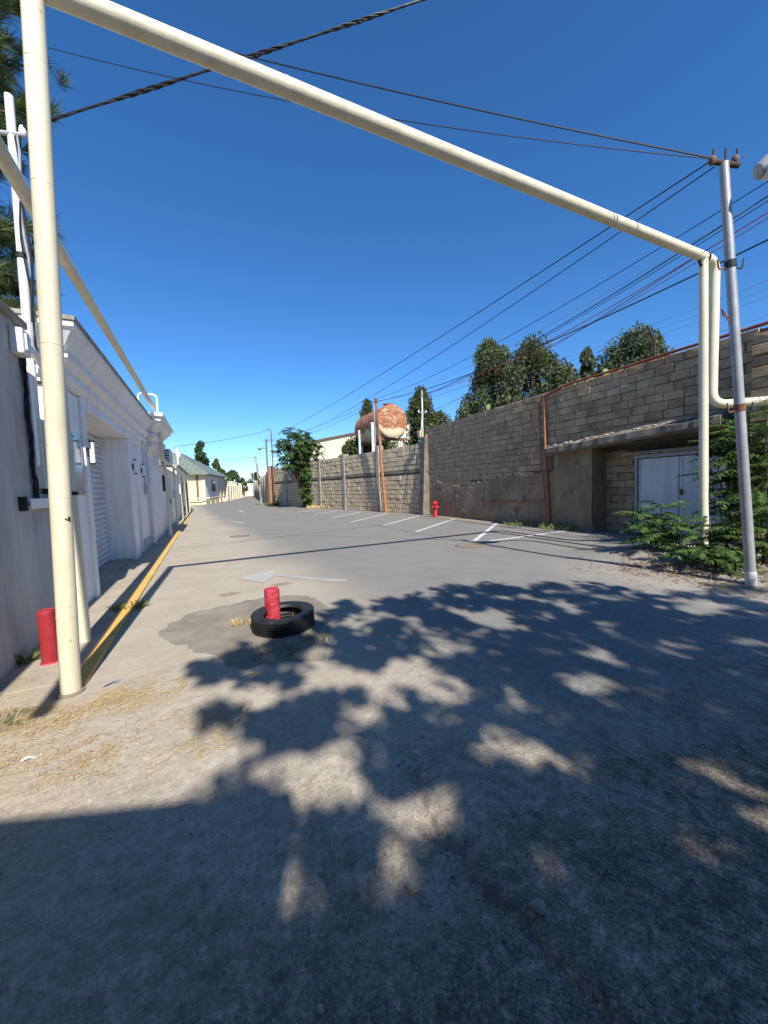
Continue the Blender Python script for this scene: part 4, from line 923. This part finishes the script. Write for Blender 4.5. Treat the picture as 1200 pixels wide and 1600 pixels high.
cypress(12.9, 12.3, 2.0, 6.9, 1.95, 'broad dark cypress beside the tall one behind the block wall', per=300, lobes=95, clump=.23, group='cypresses behind the block wall')
cypress(14.2, 11.7, 2.8, 5.9, 1.0, 'short cypress right of the broad one behind the block wall', group='cypresses behind the block wall')
cypress(14.8, 11.2, 2, 6.65, .6, 'slim pointed cypress in the gap behind the block wall', lobes=60, group='cypresses behind the block wall')
cypress(15.3, 10.7, 2, 5.9, .7, 'small cypress behind the wall next to the round one', lobes=60, group='cypresses behind the block wall')
cypress(16.6, 10.3, 3.2, 7.1, 1.7, 'rounded cypress near the nearest bent wire post', per=300, lobes=95, clump=.23, group='cypresses behind the block wall')
cypress(13.4, 22.4, 1.5, 7.5, 1.35, 'tall pine right of the rusty tank', mat='cypress', lobes=130, per=190, size=.08, clump=.26)
cypress(14.7, 22.2, 2, 5.9, 1.2, 'lower pine right of the tank behind the corner pole', lobes=90, per=160, size=.08, clump=.26)
cypress(11.6, 27.5, 2.2, 7.9, .8, 'dark tree peeping out behind the rusty tank top', lobes=80, per=150, size=.08, clump=.3)
cypress(10.9, 24.9, 1.5, 5.2, 2.1, 'bushy dark tree under and behind the tank', lobes=140, per=170, size=.085, clump=.24)
cypress(9.7, 26.5, 2.0, 4.5, .8, 'small bush left of the tank behind the bay wall', lobes=60, per=140, size=.08, clump=.28)
cypress(-.2, 69, 2, 9.3, 1.9, 'dark tree behind the green roof', mat='broadleaf', lobes=46, per=90, size=.22, shape=.8)
cypress(2.1, 69, 2, 6.6, 1.1, 'small round tree beside the green roof', mat='broadleaf', lobes=24, per=70, size=.22)
cypress(6.0, 92, 1.5, 5.6, 2.6, 'green tree overhanging the cream fence', mat='broadleaf', lobes=44, per=80, size=.25)
cypress(3.2, 78, 1.5, 5.2, 2.0, 'green tree behind the cream fence near the yellow house', mat='broadleaf', lobes=36, per=80, size=.25)
cypress(14.5, 122, 2.0, 6.4, 2.6, 'distant tree behind the white end wall', mat='broadleaf', lobes=36, per=70, size=.3)
# prickly pear pads on top of the wall
def prickly(x, y, z, n, lab):
    t = thing('prickly_pear', lab, 'cactus', (x, y, 0))
    B().tube([(x, y, 0), (x+.03, y, z-.2)], [.12, .08], 8).build('stem', 'stem', t, True)
    for k in range(n):
        c = Vector((x+rng.uniform(-.5, .5), y+rng.uniform(-.7, .7), z+rng.uniform(-.35, .3))); a = rng.uniform(0, math.pi)
        tm = Matrix.Rotation(a, 3, 'Z') @ Matrix.Rotation(rng.uniform(-.5, .5), 3, 'Y'); s = rng.uniform(.06, .11)
        b = B(); b.lathe((0, 0, 0), [(0, -1.3), (.5, -1.05), (.95, -.3), (1, .3), (.75, .95), (.3, 1.25), (0, 1.3)], 12)
        b.v = [tuple(tm @ Vector((q[0]*s, q[1]*s*.2, q[2]*s))+c) for q in b.v]; b.build('pad', 'cactus', t, True)
prickly(10.2, 7.9, 4.05, 24, 'pale green prickly pear rising over the wall by the bent post')
prickly(10.4, 6.9, 4.0, 18, 'pale green prickly pear nearest the gate canopy')
prickly(10.0, 11.0, 4.1, 8, 'pale prickly pear pads in front of the dark cypresses')
# fronds of the tree of heaven: pinnate leaves with pairs of leaflets
def frond(base, d, L, n, lw, ll, droop):
    base = np.array(base, float); d = np.array(d, float)/np.linalg.norm(d); side = np.cross(d, (0, 0, 1.)); side /= max(1e-6, np.linalg.norm(side))
    s = np.linspace(.18, 1, n); P = base+d*(s*L)[:, None]; P[:, 2] -= droop*L*s**2
    tang = np.gradient(P, axis=0); tang = unit(tang)
    V_ = []; F_l = []
    for sg in (-1, 1):
        o = unit(side*sg+tang*.35+np.array([0, 0, -.28])+rng.normal(size=P.shape)*.12)
        l = ll*(1-.45*np.abs(s-.45))*rng.uniform(.85, 1.1, n); wv = unit(np.cross(o, np.cross(tang, o)))
        m_ = P+o*(l*.42)[:, None]; tip = P+o*l[:, None]-np.array([0, 0, 1])*(l*.18)[:, None]
        q = np.stack([P, m_-wv*(lw*.5), tip, m_+wv*(lw*.5)], 1).reshape(-1, 3); V_.append(q)
    V_ = np.concatenate(V_); k = len(V_)//4
    r = [(base-side*.004), (base+side*.004), P[-1]+side*.002, P[-1]-side*.002]      # rachis, as one thin quad strip
    mid = P[n//2]; rq = np.array([base-side*.005, base+side*.005, mid+side*.004, mid-side*.004, mid-side*.004, mid+side*.004, P[-1]+side*.002, P[-1]-side*.002])
    return np.concatenate([V_, rq]), k+2
def fronds(specs):
    VV = []; n = 0
    for sp in specs: v, k = frond(*sp); VV.append(v); n += k
    VV = np.concatenate(VV); return VV, np.arange(n*4).reshape(-1, 4)
def ailanthus(x, y, z0, stems, lab, L=.55, lw=.04, ll=.12, npair=11, droop=.45, per=9, name='tree_of_heaven', cat='shrub'):
    t = thing(name, lab, cat, (x, y, z0)); b = B(); specs = []
    for (dx, dy, h) in stems:
        tip = Vector((x+dx, y+dy, z0+h)); b.tube([(x+dx*.2, y+dy*.2, z0), (x+dx*.65, y+dy*.65, z0+h*.5), tip], [.022+.006*h, .016+.003*h, .008], 6)
        for k in range(per):
            a = k*2.4+rng.uniform(-.4, .4); s = rng.uniform(.35, 1.0) if k > per*.4 else rng.uniform(.85, 1)
            p = Vector((x+dx*s, y+dy*s, z0+h*s)); el = .15+.6*s*rng.uniform(.3, 1)
            specs.append((tuple(p), (math.cos(a), math.sin(a), el), L*rng.uniform(.7, 1.15), npair, lw, ll, droop*rng.uniform(.6, 1.3)))
    b.build('stems', 'stem', t, True); v, f = fronds(specs); obj('foliage', v, f, 'ailanthus', t); return t
ailanthus(7.15, 3.95, .15, [(-.3, .15, .6), (-.2, -.1, .55), (-.45, .0, .42), (.1, .1, .75), (-.4, -.25, .3), (-.5, -.1, .22), (-.1, -.3, .45)], 'low green tree of heaven shrub around the foot of the right pipe post', per=10)
ailanthus(8.35, 3.2, .15, [(-.1, .1, 1.3), (0, .3, 1.7), (.3, .2, 2.0), (-.1, -.2, 1.5), (.35, .3, 2.2), (.1, -.1, 2.3), (.5, -.1, 1.8), (.2, .35, 1.6), (.0, .2, 1.9), (.5, .3, 1.2), (.3, -.3, 1.1), (.1, .1, .9), (.3, 0, .6), (.5, .1, .8)], 'tall dark tree of heaven shrub in front of the gate end of the block wall', L=.75, ll=.14, per=13)
ailanthus(6.5, 2.95, .12, [(-.1, .1, .45), (.25, .15, .6), (.1, -.25, .4), (-.25, -.05, .25), (.35, -.1, .5), (-.35, .2, .2), (.0, -.4, .25), (-.3, -.35, .15)], 'small bright tree of heaven sprouts at the roadside edge', L=.45, ll=.1, per=9)
ailanthus(6.75, 2.45, .15, [(.1, .05, .8), (.3, .2, .9), (-.1, .25, .5), (.2, -.2, .7), (.45, 0, .6)], 'leafy sprouts just behind the steel pole foot', L=.5, per=9)
ailanthus(8.6, 3.5, .15, [(0, 0, 1.6), (.2, .1, 2.3), (-.2, .1, 2.0), (.1, -.1, 1.0), (-.1, .3, 1.4)], 'dark leafy shrub against the corner pier', L=.6, per=11)
# larger roadside tree of heaven by the far wall
def ail_tree(x, y, lab):
    t = thing('roadside_tree', lab, 'tree', (x, y, 0)); b = B(); specs = []; tips = []
    for k in range(230):
        s = rng.random(); 
        if s < .62:
            a = rng.uniform(0, 6.28); u = unit(rng.normal(size=(1, 3)))[0]*rng.random()**.4
            tips.append((x-.1+u[0]*1.75, y+u[1]*1.6, 4.1+u[2]*1.75+(.35 if abs(u[0]) < .5 else 0)))
        else: tips.append((x+.6+rng.uniform(-.6, .55), y-.5+rng.uniform(-.5, .5), rng.uniform(.2, 3.0)))
    for c in tips:
        b.tube([(x+.5*(c[0]-x)*.3, y, max(.1, c[2]*.5)), c], [.04, .012], 5)
        for k in range(6):
            a = rng.uniform(0, 6.28); specs.append((c, (math.cos(a), math.sin(a), rng.uniform(-.2, .9)), rng.uniform(.3, .6), 6, .1, .18, rng.uniform(.3, .9)))
    b.tube([(x+.2, y, -.05), (x+.15, y, 2), (x, y, 4.2)], [.14, .1, .05], 8); b.build('trunk', 'bark', t, True)
    v, f = fronds(specs); obj('crown', v, f, 'ailanthus', t)
ail_tree(6.75, 29.2, 'leafy roadside tree leaning over the tan bay wall')
# pine at the upper left
def pine(x, y):
    t = thing('pine_tree', 'long needled pine tree at the upper left edge behind the wall', 'tree', (x, y, 0)); b = B(); C = []; D = []
    b.tube([(x, y, 0), (x+.1, y+.1, 4), (x, y, 9)], [.2, .15, .05], 10)
    for k in range(110):
        z = 3.2+6*(k/110); a = rng.uniform(-1.7, 1.5); L = rng.uniform(.8, 1.7)*(1-.25*abs(z-6)/3)
        e = np.array([math.cos(a)*L, math.sin(a)*L, rng.uniform(-.1, .6)]); s0 = np.array([x, y, z])
        mid = s0+e*.5+np.array([0, 0, .12]); b.tube([tuple(s0), tuple(mid), tuple(s0+e)], [.035, .022, .008], 5)
        for j in range(9):
            s = rng.uniform(.45, 1) if j else 1.0; p = s0+e*s+rng.normal(size=3)*.12*(1-s*.6); d = e/np.linalg.norm(e)*.8+np.array([0, 0, .35])+rng.normal(size=3)*.4
            C.append(p); D.append(d/np.linalg.norm(d))
    C, D = np.array(C), np.array(D); per = 120; P = np.repeat(C, per, 0); Dm = unit(np.repeat(D, per, 0)+rng.normal(size=P.shape)*.42); ln = rng.uniform(.13, .24, len(P))
    P = P+np.repeat(D, per, 0)*(rng.random((len(P), 1))*.18-.1)
    side = unit(np.cross(Dm, rng.normal(size=P.shape))); v, f = quads(P+Dm*(ln/2)[:, None], side, Dm, .0035, ln/2)
    b.build('trunk', 'bark', t, True); obj('crown', v, f, 'pine', t)
pine(-2.95, 6.1)
def scatter_poly(pts, n, thr=.68):
    P = np.array(pts); lo, hi = P.min(0), P.max(0); out = []
    while len(out) < n:
        q = rng.uniform(lo, hi); ins = False; j = len(P)-1
        for i in range(len(P)):
            if (P[i, 1] > q[1]) != (P[j, 1] > q[1]) and q[0] < (P[j, 0]-P[i, 0])*(q[1]-P[i, 1])/(P[j, 1]-P[i, 1])+P[i, 0]: ins = not ins
            j = i
        if ins and .6*vnoise(q[0], q[1], 3.2, 21)+.4*vnoise(q[0], q[1], 9, 22)+.22*rng.normal() > thr: out.append(q)
    return np.array(out)
# leafy tree behind the camera that dapples the road, and the house whose roof shades the foreground
def shade_tree(cx_, cy_, cz_):
    global rng
    keep = rng; rng = np.random.default_rng(41)
    t = thing('shade_tree', 'broad leafy tree standing across the road from the walls', 'tree', (cx_, cy_, 0)); cs = []; rr = []
    OUT = [(-.25, 3.3), (.5, 3.7), (1.4, 4.35), (2.9, 4.3), (3.9, 3.9), (5.2, 2.9), (6.6, 1.6), (6.4, -1.5), (3, -2.6), (.4, -1.0), (-.1, 1.6)]   # spread of the crown's shade
    Q = np.concatenate([scatter_poly(OUT, 590, .4), scatter_poly([(.7, 1.9), (3, 1.9), (6, 1.7), (6.4, -1.5), (3, -2.6), (.6, -.8)], 170, .35)])
    zz_ = rng.uniform(4.8, 8.2, len(Q)); cs = np.column_stack([Q[:, 0]-.029*zz_, Q[:, 1]-1.08*zz_, zz_]); rr = rng.uniform(.1, .27, len(Q))
    v, f = leaf_cloud(cs, rr, 46, .08, .5, .8)
    b = B(); limb_set((cx_, cy_, 0), (cx_+.1, cy_, cz_+.6), cs, .3, b, 40); b.build('trunk', 'bark', t, True); obj('crown', v, f, 'broadleaf', t); rng = keep
shade_tree(2.9, -6.3, 6.8)
t = thing('roadside_house', 'low plastered house on the near side of the street', 'house', (-4, -5, 0))
e0, ed = Vector((-1.01, -2.36, 0)), Vector((.94, -.345, 0)).normalized(); en = Vector((ed.y, -ed.x, 0)) if ed.x*0 == 0 else None
en = Vector((-.345, -.94, 0)).normalized()
def HB(s0, s1, d0, d1, z0, z1):
    q = [e0+ed*s0+en*d0, e0+ed*s0+en*d1, e0+ed*s1+en*d1, e0+ed*s1+en*d0]
    return B().hexa([(p.x, p.y, z0) for p in q]+[(p.x, p.y, z1) for p in q])
HB(-10, .9, .35, 7, -.05, 4.05).build('wall', 'cream_wall', t); HB(-10.3, 1.25, 0, 7.3, 4.06, 4.2).build('roof', 'concrete', t)
HB(.91, 7, .85, 7, -.05, 4.0).build('annex_wall', 'cream_wall', t); HB(1.26, 7.3, .52, 7.3, 4.05, 4.2).build('annex_roof', 'concrete', t)
hd2 = HB(-4, -3, .3, .36, 0, 2.1).build('door', 'brown', t); HB(-3.15, -3.08, .24, .3, .95, 1.1).build('handle', 'steel', hd2)
HB(-2.2, -.8, .3, .36, 1, 2.2).build('window', 'dark_glass', t)

# grass, straw, pebbles, litter
def straw(areas, L0, L1, wd, mat, lift, name, lab):
    Q = np.concatenate([scatter_poly(a, n) for a, n in areas]); n = len(Q)
    C = np.column_stack([Q, gh(Q[:, 0], Q[:, 1])+.006+rng.random(n)*lift]); a = rng.uniform(0, 6.28, n)
    d = unit(np.column_stack([np.cos(a), np.sin(a), rng.normal(size=n)*.16])); s = unit(np.cross(d, np.column_stack([rng.normal(size=n)*.3, rng.normal(size=n)*.3, np.ones(n)])))
    v, f = quads(C, s, d, wd, rng.uniform(L0, L1, n)); v[:, 2] = np.maximum(v[:, 2], gh(v[:, 0], v[:, 1])+.002)
    return stuff(obj(name, v, f, mat), lab, 'straw')
S1 = [(-1.5, 3.4), (-1.05, 3.25), (-.81, 3.12), (-.6, 3.4), (-.33, 3.5), (-.18, 3.1), (-.4, 2.75), (-.7, 2.6), (-.91, 2.5), (-1.4, 2.5)]
straw([(S1, 3600), ([(-.5, 2.8), (0, 2.75), (.1, 2.2), (-.35, 2.15)], 420), ([(-.9, 2.43), (-.45, 2.65), (-.2, 2.42), (-.55, 2.2)], 320), ([(-1.5, 3.9), (-.9, 3.3), (-.2, 3.5), (.3, 2.4), (-1, 2.2)], 600)], .01, .045, .0013, 'straw', .01, 'dry_straw', 'dry golden straw scattered in the dust below the left post')
straw([([(5.5, 3.6), (5.45, 2.3), (5.3, 1.7), (7.2, 1.6), (7.3, 3.6), (6.4, 4.2)], 2400), ([(5.1, 4.2), (4.9, 2.3), (4.9, 1.4), (7.2, 1.6), (7.3, 3.6), (6.4, 4.6)], 500)], .015, .06, .006, 'dry_leaf', .03, 'leaf_litter', 'brown leaf litter under the roadside shrubs on the right')
def tuft(x, y, n, h, spread, mat, lab, name='grass_tuft'):
    a = rng.uniform(0, 6.28, n); r = rng.random(n)**.6*spread; P = np.column_stack([x+np.cos(a)*r, y+np.sin(a)*r, np.zeros(n)]); P[:, 2] = gh(P[:, 0], P[:, 1])
    d = unit(np.column_stack([np.cos(a)*rng.uniform(.1, 1, n), np.sin(a)*rng.uniform(.1, 1, n), np.ones(n)])); L = h*rng.uniform(.4, 1.1, n)[:, None]
    s = unit(np.cross(d, rng.normal(size=(n, 3)))); wv = .0018
    v = np.stack([P-s*wv, P+s*wv, P+d*L*.6+s*wv*.7, P+d*L+np.column_stack([d[:, 0], d[:, 1], -.5*np.ones(n)])*L*.3], 1).reshape(-1, 3)
    o = obj(name, v, np.arange(n*4).reshape(-1, 4), mat); return stuff(o, lab, 'grass')
tuft(.47, 3.32, 130, .07, .2, 'grass', 'sparse dull grass growing just in front of the tyre')
tuft(.85, 3.42, 90, .06, .13, 'grass', 'small grass tuft at the right front of the tyre')
tuft(.3, 4.25, 110, .08, .12, 'straw', 'pale dry tuft at the left of the tyre')
tuft(.68, 4.0, 30, .12, .1, 'straw', 'dry stalks growing up inside the tyre')
tuft(-.92, 5.6, 260, .1, .17, 'grass', 'green weed growing over the yellow kerb')
tuft(-1.25, 3.1, 120, .07, .15, 'grass', 'green weeds in the straw at the left edge')
tuft(-1.46, 4.2, 60, .16, .04, 'grass', 'green weed against the wall behind the smooth red bollard')
tuft(.05, 2.5, 90, .05, .15, 'straw', 'dry tuft at the edge of the tree shade')
for k, (x, y, lb) in enumerate(((8.95, 9.0, 'dry weeds at the wall foot left of the rusty pipes'), (8.98, 7.7, 'dry weeds at the wall foot right of the rusty pipes'))): tuft(x, y, 120, .28, .45, 'grass', lb)
tuft(5.4, 35.3, 300, .5, .5, 'grass', 'weeds around the foot of the far lamp pole')
tuft(7.7, 26.5, 300, .35, 1.2, 'straw', 'weeds along the foot of the far bay wall')
# pebbles over the foreground
n = 15000; X = rng.uniform(-1.3, 3.0, n); Yp = .35+rng.random(n)**2*2.6; s = rng.uniform(.0012, .004, n)*(1+1.4*(rng.random(n) > .97))
kc = rng.random(n) < .16; Yp = np.where(kc, rng.uniform(.4, 1.8, n), Yp); X = np.where(kc, np.interp(Yp, CY, CX)+rng.normal(size=n)*.05, X)
base = np.array([(1, 0, 0), (-.5, .87, 0), (-.5, -.87, 0), (.1, .1, .75), (0, 0, -.4)]); tri = np.array([(0, 1, 3), (1, 2, 3), (2, 0, 3), (1, 0, 4), (2, 1, 4), (0, 2, 4)])
a = rng.uniform(0, 6.28, n); ca, sa = np.cos(a), np.sin(a); J = base[None]*(1+.5*rng.normal(size=(n, 5, 3))*.5)
Vp = np.stack([J[..., 0]*ca[:, None]-J[..., 1]*sa[:, None], J[..., 0]*sa[:, None]+J[..., 1]*ca[:, None], J[..., 2]], -1)*s[:, None, None]+np.stack([X, Yp, gh(X, Yp)+s*.25], -1)[:, None]
stuff(obj('gravel', Vp.reshape(-1, 3), (tri[None]+5*np.arange(n)[:, None, None]).reshape(-1, 3), 'pebble'), 'loose gravel and grit strewn over the shaded foreground road', 'gravel')
def stone(x, y, s, lab, mat='pebble', sq=.6):
    b = B(); b.lathe((x, y, gz(x, y)+s*.3), [(0, -.5*s), (.8*s, -.3*s), (s, 0), (.75*s, sq*.6*s), (.2*s, sq*s), (0, sq*s)], 9)
    b.v = [(vx+s*.25*math.sin(vy*90), vy+s*.2*math.cos(vx*80), vz) for vx, vy, vz in b.v]; tag(b.build('stone', mat), lab, 'stone', 'stones on the road')
stone(.5, 1.24, .012, 'dark stone in the shade left of the dry leaf'); stone(.9, .86, .025, 'largest dark stone beside the asphalt edge'); stone(.62, .97, .009, 'small stone just below the dry leaf'); stone(.2, .95, .012, 'dark stone in the left foreground shade')
stone(.92, 3.12, .014, 'pale stone right of the tyre', 'concrete')
def slip(x, y, L, wv, a, mat, name, lab, cat):
    b = B(); v = []; n = 7
    for k in range(n):
        s = k/(n-1); px = x+math.cos(a)*(s-.5)*L; py = y+math.sin(a)*(s-.5)*L; z = gz(px, py)+.006+.012*math.sin(s*5+a); h = wv*math.sin(math.pi*(.12+.76*s))
        v += [(px-math.sin(a)*h, py+math.cos(a)*h, z), (px, py, z+.006), (px+math.sin(a)*h, py-math.cos(a)*h, z)]
    b.add(v, [q for k in range(n-1) for q in ((3*k, 3*k+1, 3*k+4, 3*k+3), (3*k+1, 3*k+2, 3*k+5, 3*k+4))]); tag(b.build(name, mat), lab, cat)
slip(.57, 1.09, .045, .011, 2.5, 'dry_leaf', 'fallen_leaf', 'brown fallen leaf on the shaded road in the foreground', 'leaf')
slip(-.68, 3.42, .22, .018, .7, 'galv', 'paper_scrap', 'crumpled silver wrapper beside the yellow kerb end', 'litter')
slip(-1.42, 3.62, .07, .012, .3, 'plastic_white', 'paper_scrap', 'white paper scrap in the straw at the left edge', 'litter')
slip(-.93, 2.62, .08, .01, .5, 'plastic_white', 'paper_scrap', 'white paper strip lying on the dust below the straw', 'litter')
slip(.26, 3.02, .12, .007, .1, 'straw', 'twig', 'pale twig on the road left of the tyre front', 'twig')
t = B().tube([(x, y, gz(x, y)+.008) for x, y in ((1.76, 1.42), (1.8, 1.3), (1.83, 1.1), (1.82, .93), (1.76, .8), (1.7, .72))], .002, 6).build('wire_offcut', 'pale_cable', smooth=True)
tag(t, 'thin pale wire lying on the shaded road at the right', 'wire')
for k, (x, y, lb) in enumerate(((.95, 5.75, 'orange dust spot behind the red bollard'), (.2, 5.6, 'small orange dust spot left of the bollard'))):
    o = poly_patch('sand_spot', [(x-.13, y), (x, y+.08), (x+.14, y), (x, y-.07)], 'orange_rust' if 0 else 'soil', road, .004, .4)
